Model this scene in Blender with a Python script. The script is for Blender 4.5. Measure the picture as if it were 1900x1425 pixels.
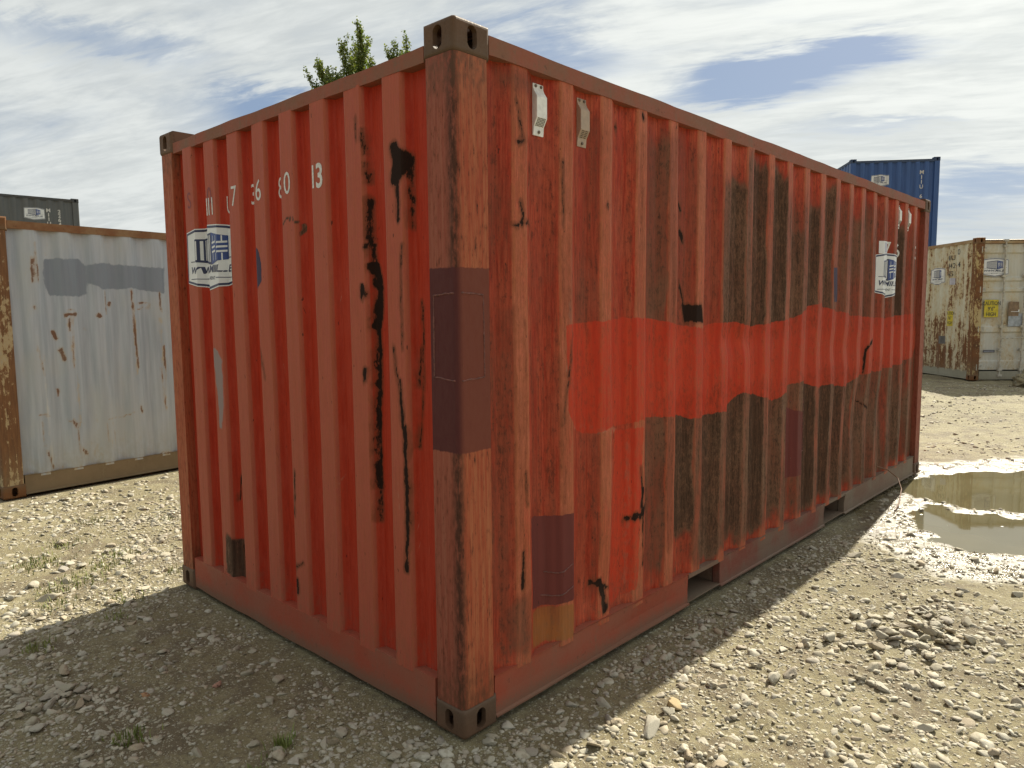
import bpy, bmesh, math, random
import numpy as np
from mathutils import Vector, Matrix, noise as mnoise
R = math.radians
for o in list(bpy.data.objects): bpy.data.objects.remove(o)
SC = bpy.context.scene
COL = SC.collection
rng = np.random.default_rng(7)
random.seed(7)

# ------------------------------------------------------------------ camera
CAM = np.array([1.90025805, -1.76565333, 1.58454860]); YAW, PITCH, ROLL, FPX = 2.32043350, -0.0969302650, -0.00910170662, 1366.29481
cd = bpy.data.cameras.new('camera'); cam = bpy.data.objects.new('camera', cd); COL.objects.link(cam)
fw = Vector((math.cos(YAW)*math.cos(PITCH), math.sin(YAW)*math.cos(PITCH), math.sin(PITCH)))
rt = fw.cross(Vector((0, 0, 1))).normalized(); up = rt.cross(fw)
c_, s_ = math.cos(ROLL), math.sin(ROLL)
rt, up = c_*rt + s_*up, -s_*rt + c_*up
cam.matrix_world = Matrix(((rt.x, up.x, -fw.x, CAM[0]), (rt.y, up.y, -fw.y, CAM[1]), (rt.z, up.z, -fw.z, CAM[2]), (0, 0, 0, 1)))
cd.sensor_width = 36; cd.sensor_fit = 'HORIZONTAL'; cd.lens = 36*FPX/1900; cd.clip_start = .05; cd.clip_end = 3000
SC.camera = cam

# ------------------------------------------------------------------ world, sun, exposure
SUN_EL, SUN_ROT = R(41), R(-6.3)          # rotation measured from +Y towards +X
SC.view_settings.view_transform = 'Standard'; SC.view_settings.look = 'None'
SC.view_settings.exposure = 0.83; SC.view_settings.gamma = 1; SC.view_settings.use_curve_mapping = False
world = bpy.data.worlds.new('World'); SC.world = world; world.use_nodes = True

class NT:
    """small helper to write node trees as expressions"""
    def __init__(s, tree): s.t = tree; s.n = tree.nodes; s.l = tree.links
    def new(s, typ, **kw):
        nd = s.n.new(typ)
        for k, v in kw.items(): setattr(nd, k, v)
        return nd
    def set(s, sock, v):
        if isinstance(v, bpy.types.NodeSocket): s.l.new(v, sock)
        elif isinstance(v, (tuple, list)):
            n = len(sock.default_value); v = tuple(v)
            sock.default_value = (v + (1,))[:n] if len(v) < n else v[:n]
        else: sock.default_value = v
    def m(s, op, a, b=0.0, c=None, clamp=False):
        nd = s.new('ShaderNodeMath', operation=op, use_clamp=clamp)
        s.set(nd.inputs[0], a); s.set(nd.inputs[1], b)
        if c is not None: s.set(nd.inputs[2], c)
        return nd.outputs[0]
    def add(s, a, b): return s.m('ADD', a, b)
    def sub(s, a, b): return s.m('SUBTRACT', a, b)
    def mul(s, a, b): return s.m('MULTIPLY', a, b)
    def ss(s, x, lo, hi, a=0.0, b=1.0):
        nd = s.new('ShaderNodeMapRange', interpolation_type='SMOOTHSTEP')
        for i, v in enumerate((x, lo, hi, a, b)): s.set(nd.inputs[i], v)
        return nd.outputs[0]
    def mix(s, f, a, b, mode='MIX'):
        nd = s.new('ShaderNodeMix', data_type='RGBA', blend_type=mode)
        s.set(nd.inputs[0], f); s.set(nd.inputs[6], a); s.set(nd.inputs[7], b)
        return nd.outputs[2]
    def vscale(s, v, sc):
        nd = s.new('ShaderNodeVectorMath', operation='MULTIPLY'); s.set(nd.inputs[0], v); s.set(nd.inputs[1], sc); return nd.outputs[0]
    def vadd(s, v, w):
        nd = s.new('ShaderNodeVectorMath', operation='ADD'); s.set(nd.inputs[0], v); s.set(nd.inputs[1], w); return nd.outputs[0]
    def noise(s, v, scale=1, detail=4, rough=.55, dist=0.0):
        nd = s.new('ShaderNodeTexNoise'); s.set(nd.inputs['Vector'], v)
        for k, x in (('Scale', scale), ('Detail', detail), ('Roughness', rough), ('Distortion', dist)): s.set(nd.inputs[k], x)
        return nd.outputs['Fac']
    def vor(s, v, scale=1, feature='F1', rnd=1.0):
        nd = s.new('ShaderNodeTexVoronoi', feature=feature); s.set(nd.inputs['Vector'], v); s.set(nd.inputs['Scale'], scale); s.set(nd.inputs['Randomness'], rnd)
        return nd
    def xyz(s, v):
        nd = s.new('ShaderNodeSeparateXYZ'); s.set(nd.inputs[0], v); return nd.outputs
    def comb(s, x, y, z):
        nd = s.new('ShaderNodeCombineXYZ')
        for i, v in enumerate((x, y, z)): s.set(nd.inputs[i], v)
        return nd.outputs[0]
    def attr(s, name):
        nd = s.new('ShaderNodeAttribute', attribute_name=name)
        return nd
    def rgb(s, colsock):
        nd = s.new('ShaderNodeSeparateColor'); s.set(nd.inputs[0], colsock); return nd.outputs
    def obj(s): return s.new('ShaderNodeTexCoord').outputs['Object']
    def bump(s, h, strength=.3, dist=.01):
        nd = s.new('ShaderNodeBump'); s.set(nd.inputs['Height'], h); s.set(nd.inputs['Strength'], strength); s.set(nd.inputs['Distance'], dist)
        return nd.outputs[0]

def build_world():
    g = NT(world.node_tree); g.n.clear()
    out = g.new('ShaderNodeOutputWorld'); bg = g.new('ShaderNodeBackground'); g.l.new(bg.outputs[0], out.inputs[0])
    sky = g.new('ShaderNodeTexSky', sky_type='NISHITA'); sky.sun_disc = False; sky.sun_elevation = SUN_EL; sky.sun_rotation = SUN_ROT
    sky.altitude = 50; sky.air_density = 1.0; sky.dust_density = 1.2; sky.ozone_density = 1.4
    d = g.new('ShaderNodeTexCoord').outputs['Generated']; x, y, z = g.xyz(d)
    zc = g.m('MAXIMUM', z, 0.0); iz = g.m('DIVIDE', 1.0, g.add(zc, .16))
    px, py = g.mul(x, iz), g.mul(y, iz)
    # long cirrus bands run roughly along +x with a slight tilt
    ca, sa = math.cos(R(24)), math.sin(R(24))
    u = g.add(g.mul(px, ca), g.mul(py, sa)); v = g.sub(g.mul(py, ca), g.mul(px, sa))
    p1 = g.comb(g.mul(u, .42), g.mul(v, 1.0), 3.1)
    n1 = g.noise(p1, 1.25, 9, .58, .9)
    n2 = g.noise(g.comb(g.mul(u, .7), g.mul(v, 1.7), 9.7), 2.3, 8, .62, .5)
    n3 = g.noise(g.comb(px, py, 5.3), .55, 4, .5, .3)
    n4 = g.noise(g.comb(g.mul(u, .9), g.mul(v, 3.4), 2.2), 6.0, 6, .6, .4)
    az = g.m('ARCTAN2', x, y); el = g.m('ARCSINE', zc)
    cov = g.add(g.add(g.mul(n1, .55), g.mul(n2, .32)), g.mul(n3, .30))
    azn = g.add(az, g.mul(g.sub(n1, .5), .40)); eln = g.add(el, g.mul(g.sub(g.add(g.mul(n2, .6), g.mul(n4, .4)), .5), .16))
    for a0, e0, sa_, se_, k in [(-57, 12.3, 8.0, 1.7, .40), (-61, 14.4, 5.0, 1.5, .27), (-27, 15.6, 5.5, 1.6, .40), (-20.5, 17.0, 4.0, 1.0, .28), (-14, 12.2, 9, 1.0, .2), (-11, 7.0, 8.0, 2.6, .30), (-43, 18.5, 8, 2.0, .22), (-72, 17.5, 6, 1.2, .18)]:
        q = g.add(g.m('POWER', g.m('DIVIDE', g.m('ABSOLUTE', g.sub(azn, R(a0))), R(sa_)), 2.0), g.m('POWER', g.m('DIVIDE', g.m('ABSOLUTE', g.sub(eln, R(e0))), R(se_)), 2.0))
        cov = g.sub(cov, g.mul(g.m('EXPONENT', g.mul(q, -1.0)), k))
    f = g.ss(cov, .24, .56)
    # low cumulus bank on the horizon
    cum = g.ss(g.sub(g.add(R(4.6), g.mul(g.sub(g.noise(g.comb(g.mul(az, 9), g.mul(el, 14), 1.0), 1.6, 6, .6), .5), .09)), el), 0, .012)
    bright = g.ss(g.add(g.mul(n2, .6), g.mul(n4, .4)), .36, .64)
    sd = g.new('ShaderNodeVectorMath', operation='DOT_PRODUCT'); g.set(sd.inputs[0], d)
    sd.inputs[1].default_value = (math.sin(SUN_ROT)*math.cos(SUN_EL), math.cos(SUN_ROT)*math.cos(SUN_EL), math.sin(SUN_EL))
    glow = g.m('POWER', g.m('MAXIMUM', sd.outputs['Value'], 0.0), 8.0)
    cl = g.mix(bright, (6.8, 7.15, 7.05), (8.6, 8.9, 8.6))
    thin = g.ss(sd.outputs['Value'], -.5, .36, .52, 1.0); cl = g.mix(1.0, cl, g.comb(thin, thin, thin), 'MULTIPLY')
    cl = g.mix(1.0, cl, g.mix(glow, (1, 1, 1), (1.5, 1.47, 1.4)), 'MULTIPLY')
    blue = g.mix(.70, sky.outputs[0], (3.0, 4.0, 5.7))
    colr = g.mix(g.mul(f, .93), blue, cl)
    colr = g.mix(g.mul(cum, .8), colr, (7.2, 7.3, 7.2))
    low = g.ss(el, .015, -.02)
    colr = g.mix(low, colr, (4.6, 5.0, 5.1))
    g.set(bg.inputs['Color'], colr); bg.inputs['Strength'].default_value = .053
build_world()

sl = bpy.data.lights.new('sun', 'SUN'); sun = bpy.data.objects.new('sun', sl); COL.objects.link(sun)
sl.energy = 5.0; sl.angle = R(.53); sl.color = (1.0, .94, .79)
sdir = Vector((math.sin(SUN_ROT)*math.cos(SUN_EL), math.cos(SUN_ROT)*math.cos(SUN_EL), math.sin(SUN_EL)))
sun.rotation_euler = sdir.to_track_quat('Z', 'Y').to_euler(); sun.location = (0, 0, 30)

# ------------------------------------------------------------------ generic helpers
def empty(name, label, cat, M, group=None):
    o = bpy.data.objects.new(name, None); COL.objects.link(o); o.matrix_world = M
    o['label'] = label; o['category'] = cat
    if group: o['group'] = group
    o.empty_display_size = .2
    return o
def link(name, me, mat, parent=None, label=None, kind=None, M=None):
    o = bpy.data.objects.new(name, me); COL.objects.link(o)
    if mat is not None:
        if len(me.materials) == 0: me.materials.append(mat)
        elif me.materials[0] != mat:
            o.material_slots[0].link = 'OBJECT'; o.material_slots[0].material = mat
    if parent: o.parent = parent
    if M is not None: o.matrix_local = M
    if label: o['label'] = label
    if kind: o['kind'] = kind
    return o
def mesh_np(name, V, F, smooth=False):
    """V (n,3), F (m,k) uniform polygon size"""
    V = np.ascontiguousarray(V, np.float32); F = np.ascontiguousarray(F, np.int32)
    me = bpy.data.meshes.new(name); k = F.shape[1]
    me.vertices.add(len(V)); me.vertices.foreach_set('co', V.ravel())
    me.loops.add(F.size); me.loops.foreach_set('vertex_index', F.ravel())
    me.polygons.add(len(F)); me.polygons.foreach_set('loop_start', np.arange(0, F.size, k, dtype=np.int32))
    me.update(calc_edges=True); me.validate()
    if smooth: me.polygons.foreach_set('use_smooth', np.ones(len(F), bool))
    return me
def fattr(me, name, arr):
    a = me.attributes.new(name, 'FLOAT', 'POINT'); a.data.foreach_set('value', np.ascontiguousarray(arr, np.float32))
def cattr(me, name, arr4):
    a = me.attributes.new(name, 'FLOAT_COLOR', 'POINT'); a.data.foreach_set('color', np.ascontiguousarray(arr4, np.float32).ravel())
def bm_mesh(name, bm, bevel=0.0, seg=2, smooth=False):
    if bevel:
        es = [e for e in bm.edges if len(e.link_faces) == 2 and e.calc_face_angle(0) > .6]
        bmesh.ops.bevel(bm, geom=es, offset=bevel, segments=seg, profile=.6, affect='EDGES', clamp_overlap=True)
    bmesh.ops.recalc_face_normals(bm, faces=bm.faces)
    me = bpy.data.meshes.new(name); bm.to_mesh(me); bm.free()
    if smooth:
        for p in me.polygons: p.use_smooth = True
    return me
def add_box(bm, a, b):
    x0, y0, z0 = a; x1, y1, z1 = b
    v = [bm.verts.new(p) for p in ((x0,y0,z0),(x1,y0,z0),(x1,y1,z0),(x0,y1,z0),(x0,y0,z1),(x1,y0,z1),(x1,y1,z1),(x0,y1,z1))]
    for f in ((0,3,2,1),(4,5,6,7),(0,1,5,4),(1,2,6,5),(2,3,7,6),(3,0,4,7)): bm.faces.new([v[i] for i in f])
def box_mesh(name, a, b, bevel=.003):
    bm = bmesh.new(); add_box(bm, a, b); return bm_mesh(name, bm, bevel)
def wavy_box(name, a, b, axis, amp, seed, bevel=.004):
    bm = bmesh.new(); n = max(3, int((b[axis]-a[axis])/.06)); oth = [k for k in range(3) if k != axis]; rows = []
    for t in np.linspace(a[axis], b[axis], n):
        q = [amp*(fbm(np.array([t*3.1]), np.array([seed+k*7.3]), 3, 17)[0]-.5) for k in range(4)]; r_ = []
        for (i0, i1) in ((0, 0), (1, 0), (1, 1), (0, 1)):
            p = [0, 0, 0]; p[axis] = t; p[oth[0]] = (a, b)[i0][oth[0]] + q[i0]; p[oth[1]] = (a, b)[i1][oth[1]] + q[2+i1]; r_.append(bm.verts.new(p))
        rows.append(r_)
    for A_, B_ in zip(rows, rows[1:]):
        for k in range(4): bm.faces.new((A_[k], A_[(k+1) % 4], B_[(k+1) % 4], B_[k]))
    bm.faces.new(rows[0]); bm.faces.new(rows[-1][::-1]); return bm_mesh(name, bm, bevel)
def add_tube(bm, pts, r, n=8):
    pts = [Vector(p) for p in pts]; rings = []
    for i, p in enumerate(pts):
        d = (pts[min(i+1, len(pts)-1)] - pts[max(i-1, 0)]).normalized()
        a = d.orthogonal().normalized() if not rings else (rings[-1][1] - d*rings[-1][1].dot(d)).normalized()
        b = d.cross(a); rr = r[i] if isinstance(r, (list, tuple)) else r
        rings.append(([bm.verts.new(p + a*math.cos(t)*rr + b*math.sin(t)*rr) for t in [2*math.pi*k/n for k in range(n)]], a))
    for (A, _), (B, _) in zip(rings, rings[1:]):
        for k in range(n): bm.faces.new((A[k], A[(k+1) % n], B[(k+1) % n], B[k]))
    bm.faces.new(list(reversed(rings[0][0]))); bm.faces.new(rings[-1][0])
def add_prism(bm, prof, axis_pts):
    """prof: list of 3D points (closed), extruded by vector"""
    a = [bm.verts.new(p) for p in prof]; b = [bm.verts.new(Vector(p) + Vector(axis_pts)) for p in prof]
    n = len(a)
    bm.faces.new(list(reversed(a))); bm.faces.new(b)
    for i in range(n): bm.faces.new((a[i], a[(i+1) % n], b[(i+1) % n], b[i]))

# ------------------------------------------------------------------ value noise in numpy
def vnoise(x, y, seed=0):
    xi = np.floor(x).astype(np.int64); yi = np.floor(y).astype(np.int64); xf = x-xi; yf = y-yi
    def h(a, b):
        n = (a*374761393 + b*668265263 + seed*974634541) & 0xffffffff
        n = ((n ^ (n >> 13))*1274126177) & 0xffffffff
        return ((n ^ (n >> 16)) & 0xffff)/65535.0
    u = xf*xf*(3-2*xf); v = yf*yf*(3-2*yf)
    return (h(xi, yi)*(1-u)+h(xi+1, yi)*u)*(1-v) + (h(xi, yi+1)*(1-u)+h(xi+1, yi+1)*u)*v
def fbm(x, y, oct=4, seed=0):
    t = 0; a = 1; s = 0
    for i in range(oct): t = t + a*vnoise(x*2**i, y*2**i, seed+i); s += a; a *= .5
    return t/s
def sstep(x, a, b): t = np.clip((x-a)/(b-a), 0, 1); return t*t*(3-2*t)
def poly_sd(P, poly):
    poly = np.array(poly); n = len(poly); d = np.full(len(P), 1e9); inside = np.zeros(len(P), bool)
    for i in range(n):
        a, b = poly[i], poly[(i+1) % n]; e = b-a; w = P-a
        t = np.clip((w@e)/(e@e+1e-12), 0, 1); q = w - t[:, None]*e
        d = np.minimum(d, (q*q).sum(1))
        c = ((a[1] > P[:, 1]) != (b[1] > P[:, 1])) & (P[:, 0] < (b[0]-a[0])*(P[:, 1]-a[1])/((b[1]-a[1]) if b[1] != a[1] else 1e-12)+a[0])
        inside ^= c
    return np.where(inside, 1, -1)*np.sqrt(d)
def line_d(P, pts):
    pts = np.array(pts); d = np.full(len(P), 1e9)
    if len(pts) == 1: return np.sqrt(((P-pts[0])**2).sum(1))
    for a, b in zip(pts, pts[1:]):
        e = b-a; w = P-a; t = np.clip((w@e)/(e@e+1e-12), 0, 1); q = w - t[:, None]*e
        d = np.minimum(d, (q*q).sum(1))
    return np.sqrt(d)
MARKS = {'side': {'poly': [(0, [[0.621, 1.537], [0.719, 1.54], [0.833, 1.545], [1.017, 1.555], [1.24, 1.552], [1.435, 1.529], [1.759, 1.495], [1.937, 1.515], [2.193, 1.52], [2.404, 1.491], [2.706, 1.509], [3.04, 1.538], [3.126, 1.584], [3.406, 1.627], [3.719, 1.578], [4.305, 1.525], [4.843, 1.51], [5.691, 1.54], [5.715, 1.153], [5.198, 1.085], [4.618, 1.075], [4.231, 1.059], [4.057, 0.997], [3.66, 1.052], [3.456, 1.03], [3.161, 1.112], [2.983, 1.094], [2.736, 1.021], [2.5, 1.066], [2.246, 1.111], [2.146, 1.067], [2.05, 1.024], [1.833, 1.023], [1.717, 1.013], [1.55, 1.054], [1.247, 1.074], [1.109, 1.064], [1.021, 1.062], [0.835, 1.055], [0.768, 1.056], [0.671, 1.104], [0.627, 1.177]], 0, 1), (0, [[1.022, 1.037], [1.201, 1.04], [1.165, 0.253], [0.963, 0.208], [0.982, 0.665]], 0, 1), (1, [[0.411, 0.757], [0.554, 0.743], [0.67, 0.73], [0.688, 0.342], [0.517, 0.358], [0.407, 0.38]], 0, 1), (1, [[2.932, 0.957], [3.244, 0.878], [3.209, 0.465], [2.878, 0.475]], 0, 1), (5, [[0.414, 0.367], [0.68, 0.327], [0.669, 0.182], [0.412, 0.2]], 0, 1), (3, [[1.589, 1.63], [1.755, 1.625], [1.776, 1.518], [1.619, 1.52]], 0, 1), (6, [[3.637, 1.885], [3.82, 1.885], [3.844, 1.64], [3.67, 1.639]], 0, 1), (2, [[0.227, 1.624], [0.332, 1.625], [0.299, 0.303], [0.207, 0.312]], 0.05, 0.45), (2, [[0.199, 2.509], [0.498, 2.51], [0.497, 2.378], [0.225, 2.383]], 0.08, 0.5), (2, [[0.457, 1.455], [0.628, 1.448], [0.626, 0.762], [0.451, 0.775]], 0.08, 0.35), (2, [[0.225, 0.48], [0.399, 0.496], [0.396, 0.201], [0.22, 0.198]], 0.08, 0.5)], 'stroke': [(3, [[0.32, 2.383], [0.332, 2.337], [0.352, 2.272], [0.357, 2.229]], 0.006, 1), (3, [[0.327, 2.224], [0.363, 2.238]], 0.008, 1), (3, [[0.305, 1.924], [0.354, 1.94], [0.41, 1.928]], 0.007, 1), (3, [[0.354, 1.928], [0.36, 1.963], [0.342, 1.991]], 0.006, 1), (3, [[0.866, 0.365], [0.895, 0.293], [0.908, 0.225]], 0.022, 1), (3, [[0.817, 0.366], [0.941, 0.318]], 0.012, 1), (3, [[0.338, 0.562], [0.33, 0.498]], 0.014, 1), (3, [[0.345, 0.644], [0.338, 0.558]], 0.006, 1), (3, [[1.185, 0.834], [1.196, 0.7], [1.211, 0.349]], 0.006, 1), (3, [[1.092, 0.611], [1.17, 0.613], [1.235, 0.634]], 0.014, 1), (3, [[1.205, 0.725], [1.188, 0.649]], 0.012, 1), (3, [[1.544, 2.131], [1.577, 2.086]], 0.015, 1), (3, [[1.507, 2.153], [1.501, 2.178]], 0.01, 1), (3, [[1.569, 1.979], [1.596, 1.949]], 0.012, 1), (3, [[0.906, 2.049], [0.91, 2.04]], 0.012, 1), (3, [[1.576, 1.711], [1.621, 1.63]], 0.016, 1), (3, [[0.415, 2.161], [0.411, 2.08]], 0.004, 1), (3, [[0.596, 2.187], [0.601, 1.931]], 0.004, 1), (3, [[4.609, 1.374], [4.437, 1.259], [4.43, 1.088]], 0.012, 1), (3, [[4.379, 0.855], [4.586, 0.769]], 0.01, 1), (3, [[1.18, 2.472], [1.19, 2.45]], 0.012, 1), (3, [[1.009, 2.402], [1.018, 2.385]], 0.006, 1), (3, [[0.591, 1.113], [0.671, 1.492]], 0.004, 1), (3, [[0.369, 0.814], [0.361, 0.947]], 0.005, 1), (5, [[3.341, 1.583], [3.489, 1.59]], 0.02, 0.9), (5, [[3.284, 1.346], [3.357, 1.269]], 0.014, 0.9), (5, [[2.9, 1.309], [3.011, 1.321]], 0.01, 0.9), (5, [[4.467, 1.451], [4.733, 1.485], [4.914, 1.41]], 0.008, 0.9), (5, [[4.914, 1.41], [4.957, 1.191], [4.785, 1.064]], 0.006, 0.9), (5, [[4.591, 1.296], [4.64, 1.118], [4.814, 1.063]], 0.006, 0.9), (5, [[3.073, 1.069], [3.257, 1.083]], 0.014, 0.9), (5, [[2.651, 1.11], [2.727, 1.165]], 0.008, 0.9), (5, [[2.208, 1.186], [2.277, 1.197]], 0.01, 0.9), (5, [[3.917, 1.242], [4.088, 1.274]], 0.01, 0.9), (4, [[0.646, 1.626], [0.653, 1.447]], 0.02, 0.8), (4, [[0.592, 1.449], [0.62, 1.336]], 0.014, 0.8), (4, [[0.663, 1.104], [1.022, 1.037]], 0.02, 0.8), (4, [[3.054, 1.337], [3.43, 1.341]], 0.012, 0.8), (4, [[2.714, 1.385], [2.796, 1.365]], 0.012, 0.8), (4, [[1.232, 2.029], [1.257, 1.629]], 0.012, 0.8), (4, [[1.493, 2.312], [1.506, 2.001]], 0.02, 0.8), (4, [[0.415, 2.1], [0.419, 1.625]], 0.012, 0.8), (4, [[0.953, 2.351], [0.974, 1.628]], 0.014, 0.8), (4, [[1.101, 0.976], [1.1, 0.299]], 0.02, 0.8), (4, [[0.958, 1.045], [0.941, 0.343]], 0.012, 0.8), (4, [[2.268, 1.385], [2.375, 1.349]], 0.015, 0.8), (4, [[3.141, 1.387], [3.854, 1.304]], 0.01, 0.8)]}, 'end': {'poly': [(3, [[0.348, 2.218], [0.315, 2.218], [0.282, 2.184], [0.271, 2.143], [0.282, 2.096], [0.308, 2.064], [0.327, 2.076], [0.355, 2.119], [0.363, 2.16]], 0, 1), (2, [[1.867, 0.381], [1.743, 0.413], [1.752, 0.191], [1.873, 0.201]], 0.01, 0.85), (6, [[1.422, 1.914], [1.388, 1.887], [1.363, 1.822], [1.365, 1.747], [1.409, 1.71], [1.44, 1.708]], 0, 1), (7, [[1.91, 1.405], [1.856, 1.396], [1.812, 1.352], [1.809, 1.262], [1.817, 1.12], [1.849, 0.989], [1.878, 1.0], [1.888, 1.201]], 0, 1)], 'stroke': [(3, [[0.525, 1.771], [0.508, 1.674], [0.52, 1.545]], 0.022, 1), (3, [[0.52, 1.545], [0.523, 1.328], [0.529, 1.106], [0.532, 0.87]], 0.012, 1), (3, [[0.532, 0.87], [0.53, 0.745]], 0.003, 1), (3, [[0.569, 1.687], [0.567, 1.658]], 0.016, 1), (3, [[0.567, 1.348], [0.569, 1.3]], 0.014, 1), (3, [[0.538, 2.026], [0.541, 1.889]], 0.009, 1), (3, [[0.539, 1.857], [0.528, 1.782]], 0.008, 1), (3, [[0.542, 2.173], [0.539, 2.089]], 0.005, 1), (3, [[0.581, 2.352], [0.578, 2.273]], 0.004, 1), (3, [[0.546, 2.309], [0.541, 2.205]], 0.003, 1), (3, [[0.55, 1.863], [0.535, 1.871]], 0.01, 1), (3, [[0.344, 2.206], [0.33, 2.154], [0.339, 2.085]], 0.026, 1), (3, [[0.327, 2.064], [0.331, 1.954]], 0.01, 1), (3, [[0.324, 1.991], [0.326, 1.951]], 0.006, 1), (3, [[0.311, 1.849], [0.326, 1.628], [0.325, 1.465]], 0.004, 1), (3, [[0.379, 1.462], [0.353, 1.337], [0.328, 1.131]], 0.006, 1), (3, [[0.321, 1.132], [0.316, 0.914], [0.312, 0.742], [0.327, 0.586]], 0.014, 1), (3, [[0.337, 1.337], [0.334, 1.147]], 0.01, 1), (3, [[0.253, 1.627], [0.253, 1.342], [0.278, 1.069]], 0.003, 1), (3, [[0.286, 2.148], [0.282, 1.91]], 0.005, 1), (3, [[0.265, 1.465], [0.277, 1.299]], 0.004, 1), (3, [[1.747, 0.743], [1.771, 0.61]], 0.007, 1), (3, [[1.408, 1.414], [1.378, 1.285]], 0.002, 1), (3, [[1.136, 0.846], [1.15, 0.639]], 0.002, 1), (3, [[1.753, 0.371], [1.736, 0.227]], 0.012, 1), (3, [[1.147, 0.328], [1.141, 0.276]], 0.012, 1), (3, [[1.189, 0.37], [1.09, 0.419]], 0.004, 1), (2, [[1.159, 1.992], [1.125, 2.02], [1.07, 2.015], [1.032, 1.988], [1.035, 1.942]], 0.006, 0.9), (3, [[1.435, 2.304], [1.429, 2.254]], 0.006, 1), (3, [[1.422, 1.977], [1.419, 1.952]], 0.005, 1), (2, [[1.829, 0.384], [1.786, 0.334], [1.788, 0.185]], 0.05, 0.97), (4, [[1.282, 1.405], [1.266, 1.291]], 0.003, 0.9), (4, [[1.154, 1.185], [1.098, 1.115]], 0.003, 0.9), (4, [[1.061, 0.857], [0.994, 0.842]], 0.003, 0.9), (4, [[0.895, 0.686], [0.867, 0.655]], 0.003, 0.9), (4, [[0.863, 0.509], [0.901, 0.438]], 0.003, 0.9), (4, [[1.135, 0.783], [1.065, 0.799]], 0.003, 0.9), (4, [[1.164, 1.046], [1.146, 0.972]], 0.003, 0.9), (4, [[0.778, 0.898], [0.793, 0.848]], 0.003, 0.9), (4, [[1.716, 1.651], [1.698, 1.542]], 0.003, 0.9), (4, [[0.37, 0.914], [0.347, 0.614]], 0.003, 0.9), (4, [[0.649, 2.193], [0.648, 2.129]], 0.003, 0.9), (4, [[1.105, 0.207], [1.103, 0.103]], 0.003, 0.9)]}, 'grey': {'poly': [(0, [[0.455, 2.096], [0.751, 2.112], [0.808, 2.055], [0.802, 1.793], [0.739, 1.767], [0.483, 1.774], [0.445, 1.859]], 0, 1), (0, [[0.808, 2.055], [0.914, 2.08], [1.547, 2.056], [1.533, 1.803], [1.199, 1.85], [0.924, 1.835], [0.808, 1.892]], 0, 1)], 'stroke': [(3, [[0.387, 2.233], [0.392, 1.905]], 0.008, 1), (3, [[0.353, 2.091], [0.349, 1.904]], 0.012, 1), (3, [[0.597, 1.61], [0.683, 1.609]], 0.02, 1), (3, [[0.617, 1.644], [0.668, 1.654]], 0.008, 1), (3, [[0.622, 1.57], [0.623, 1.448]], 0.01, 1), (3, [[0.653, 1.57], [0.635, 1.126]], 0.008, 1), (3, [[0.876, 1.603], [0.9, 1.603]], 0.02, 1), (3, [[0.952, 1.82], [0.959, 1.617]], 0.007, 1), (3, [[0.493, 1.451], [0.515, 1.378]], 0.018, 1), (3, [[0.54, 1.279], [0.566, 1.18]], 0.02, 1), (3, [[0.497, 0.939], [0.505, 0.864]], 0.015, 1), (3, [[0.764, 1.479], [0.773, 1.474]], 0.014, 1), (3, [[0.989, 1.694], [1.004, 1.709]], 0.02, 1), (3, [[1.259, 1.721], [1.375, 1.711]], 0.012, 1), (3, [[1.256, 1.658], [1.372, 1.658]], 0.01, 1), (3, [[1.198, 1.824], [1.206, 1.511]], 0.012, 1), (3, [[1.206, 1.511], [1.223, 1.089]], 0.014, 1), (3, [[1.473, 1.802], [1.48, 1.641]], 0.012, 1), (3, [[1.488, 1.29], [1.497, 0.962]], 0.012, 1), (3, [[0.328, 0.712], [0.423, 0.691]], 0.006, 1), (3, [[0.347, 0.661], [0.353, 0.416]], 0.006, 1), (3, [[0.545, 0.637], [0.704, 0.582]], 0.006, 1), (3, [[0.604, 0.629], [0.62, 0.577]], 0.012, 1), (3, [[0.634, 0.575], [0.647, 0.269]], 0.008, 1), (3, [[0.898, 0.583], [1.165, 0.636]], 0.006, 1), (3, [[1.231, 0.677], [1.239, 0.633]], 0.012, 1), (3, [[0.372, 0.373], [0.419, 0.207]], 0.014, 1), (3, [[0.666, 0.343], [0.711, 0.31]], 0.02, 1), (3, [[0.895, 0.542], [0.906, 0.384]], 0.004, 1), (3, [[0.966, 0.48], [0.974, 0.348]], 0.006, 1), (3, [[1.399, 0.19], [1.511, 0.195]], 0.012, 1), (3, [[0.347, 1.336], [0.393, 1.045]], 0.006, 1), (3, [[0.343, 1.668], [0.346, 1.649]], 0.012, 1), (3, [[1.448, 1.074], [1.479, 0.633]], 0.008, 1), (5, [[0.614, 1.522], [0.65, 1.075], [0.657, 0.572]], 0.03, 0.55), (5, [[1.218, 1.72], [1.209, 1.036]], 0.03, 0.55), (5, [[1.464, 1.561], [1.49, 0.632]], 0.03, 0.55), (5, [[0.38, 1.526], [0.409, 0.946]], 0.015, 0.55), (5, [[0.911, 1.618], [0.941, 0.9]], 0.015, 0.55), (5, [[0.229, 0.168], [1.566, 0.147]], 0.05, 0.55), (5, [[0.205, 2.358], [1.522, 2.385]], 0.03, 0.55), (4, [[0.393, 1.045], [0.409, 0.259]], 0.02, 0.7), (6, [[0.666, 0.718], [0.68, 0.716]], 0.014, 1)]}}
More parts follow.
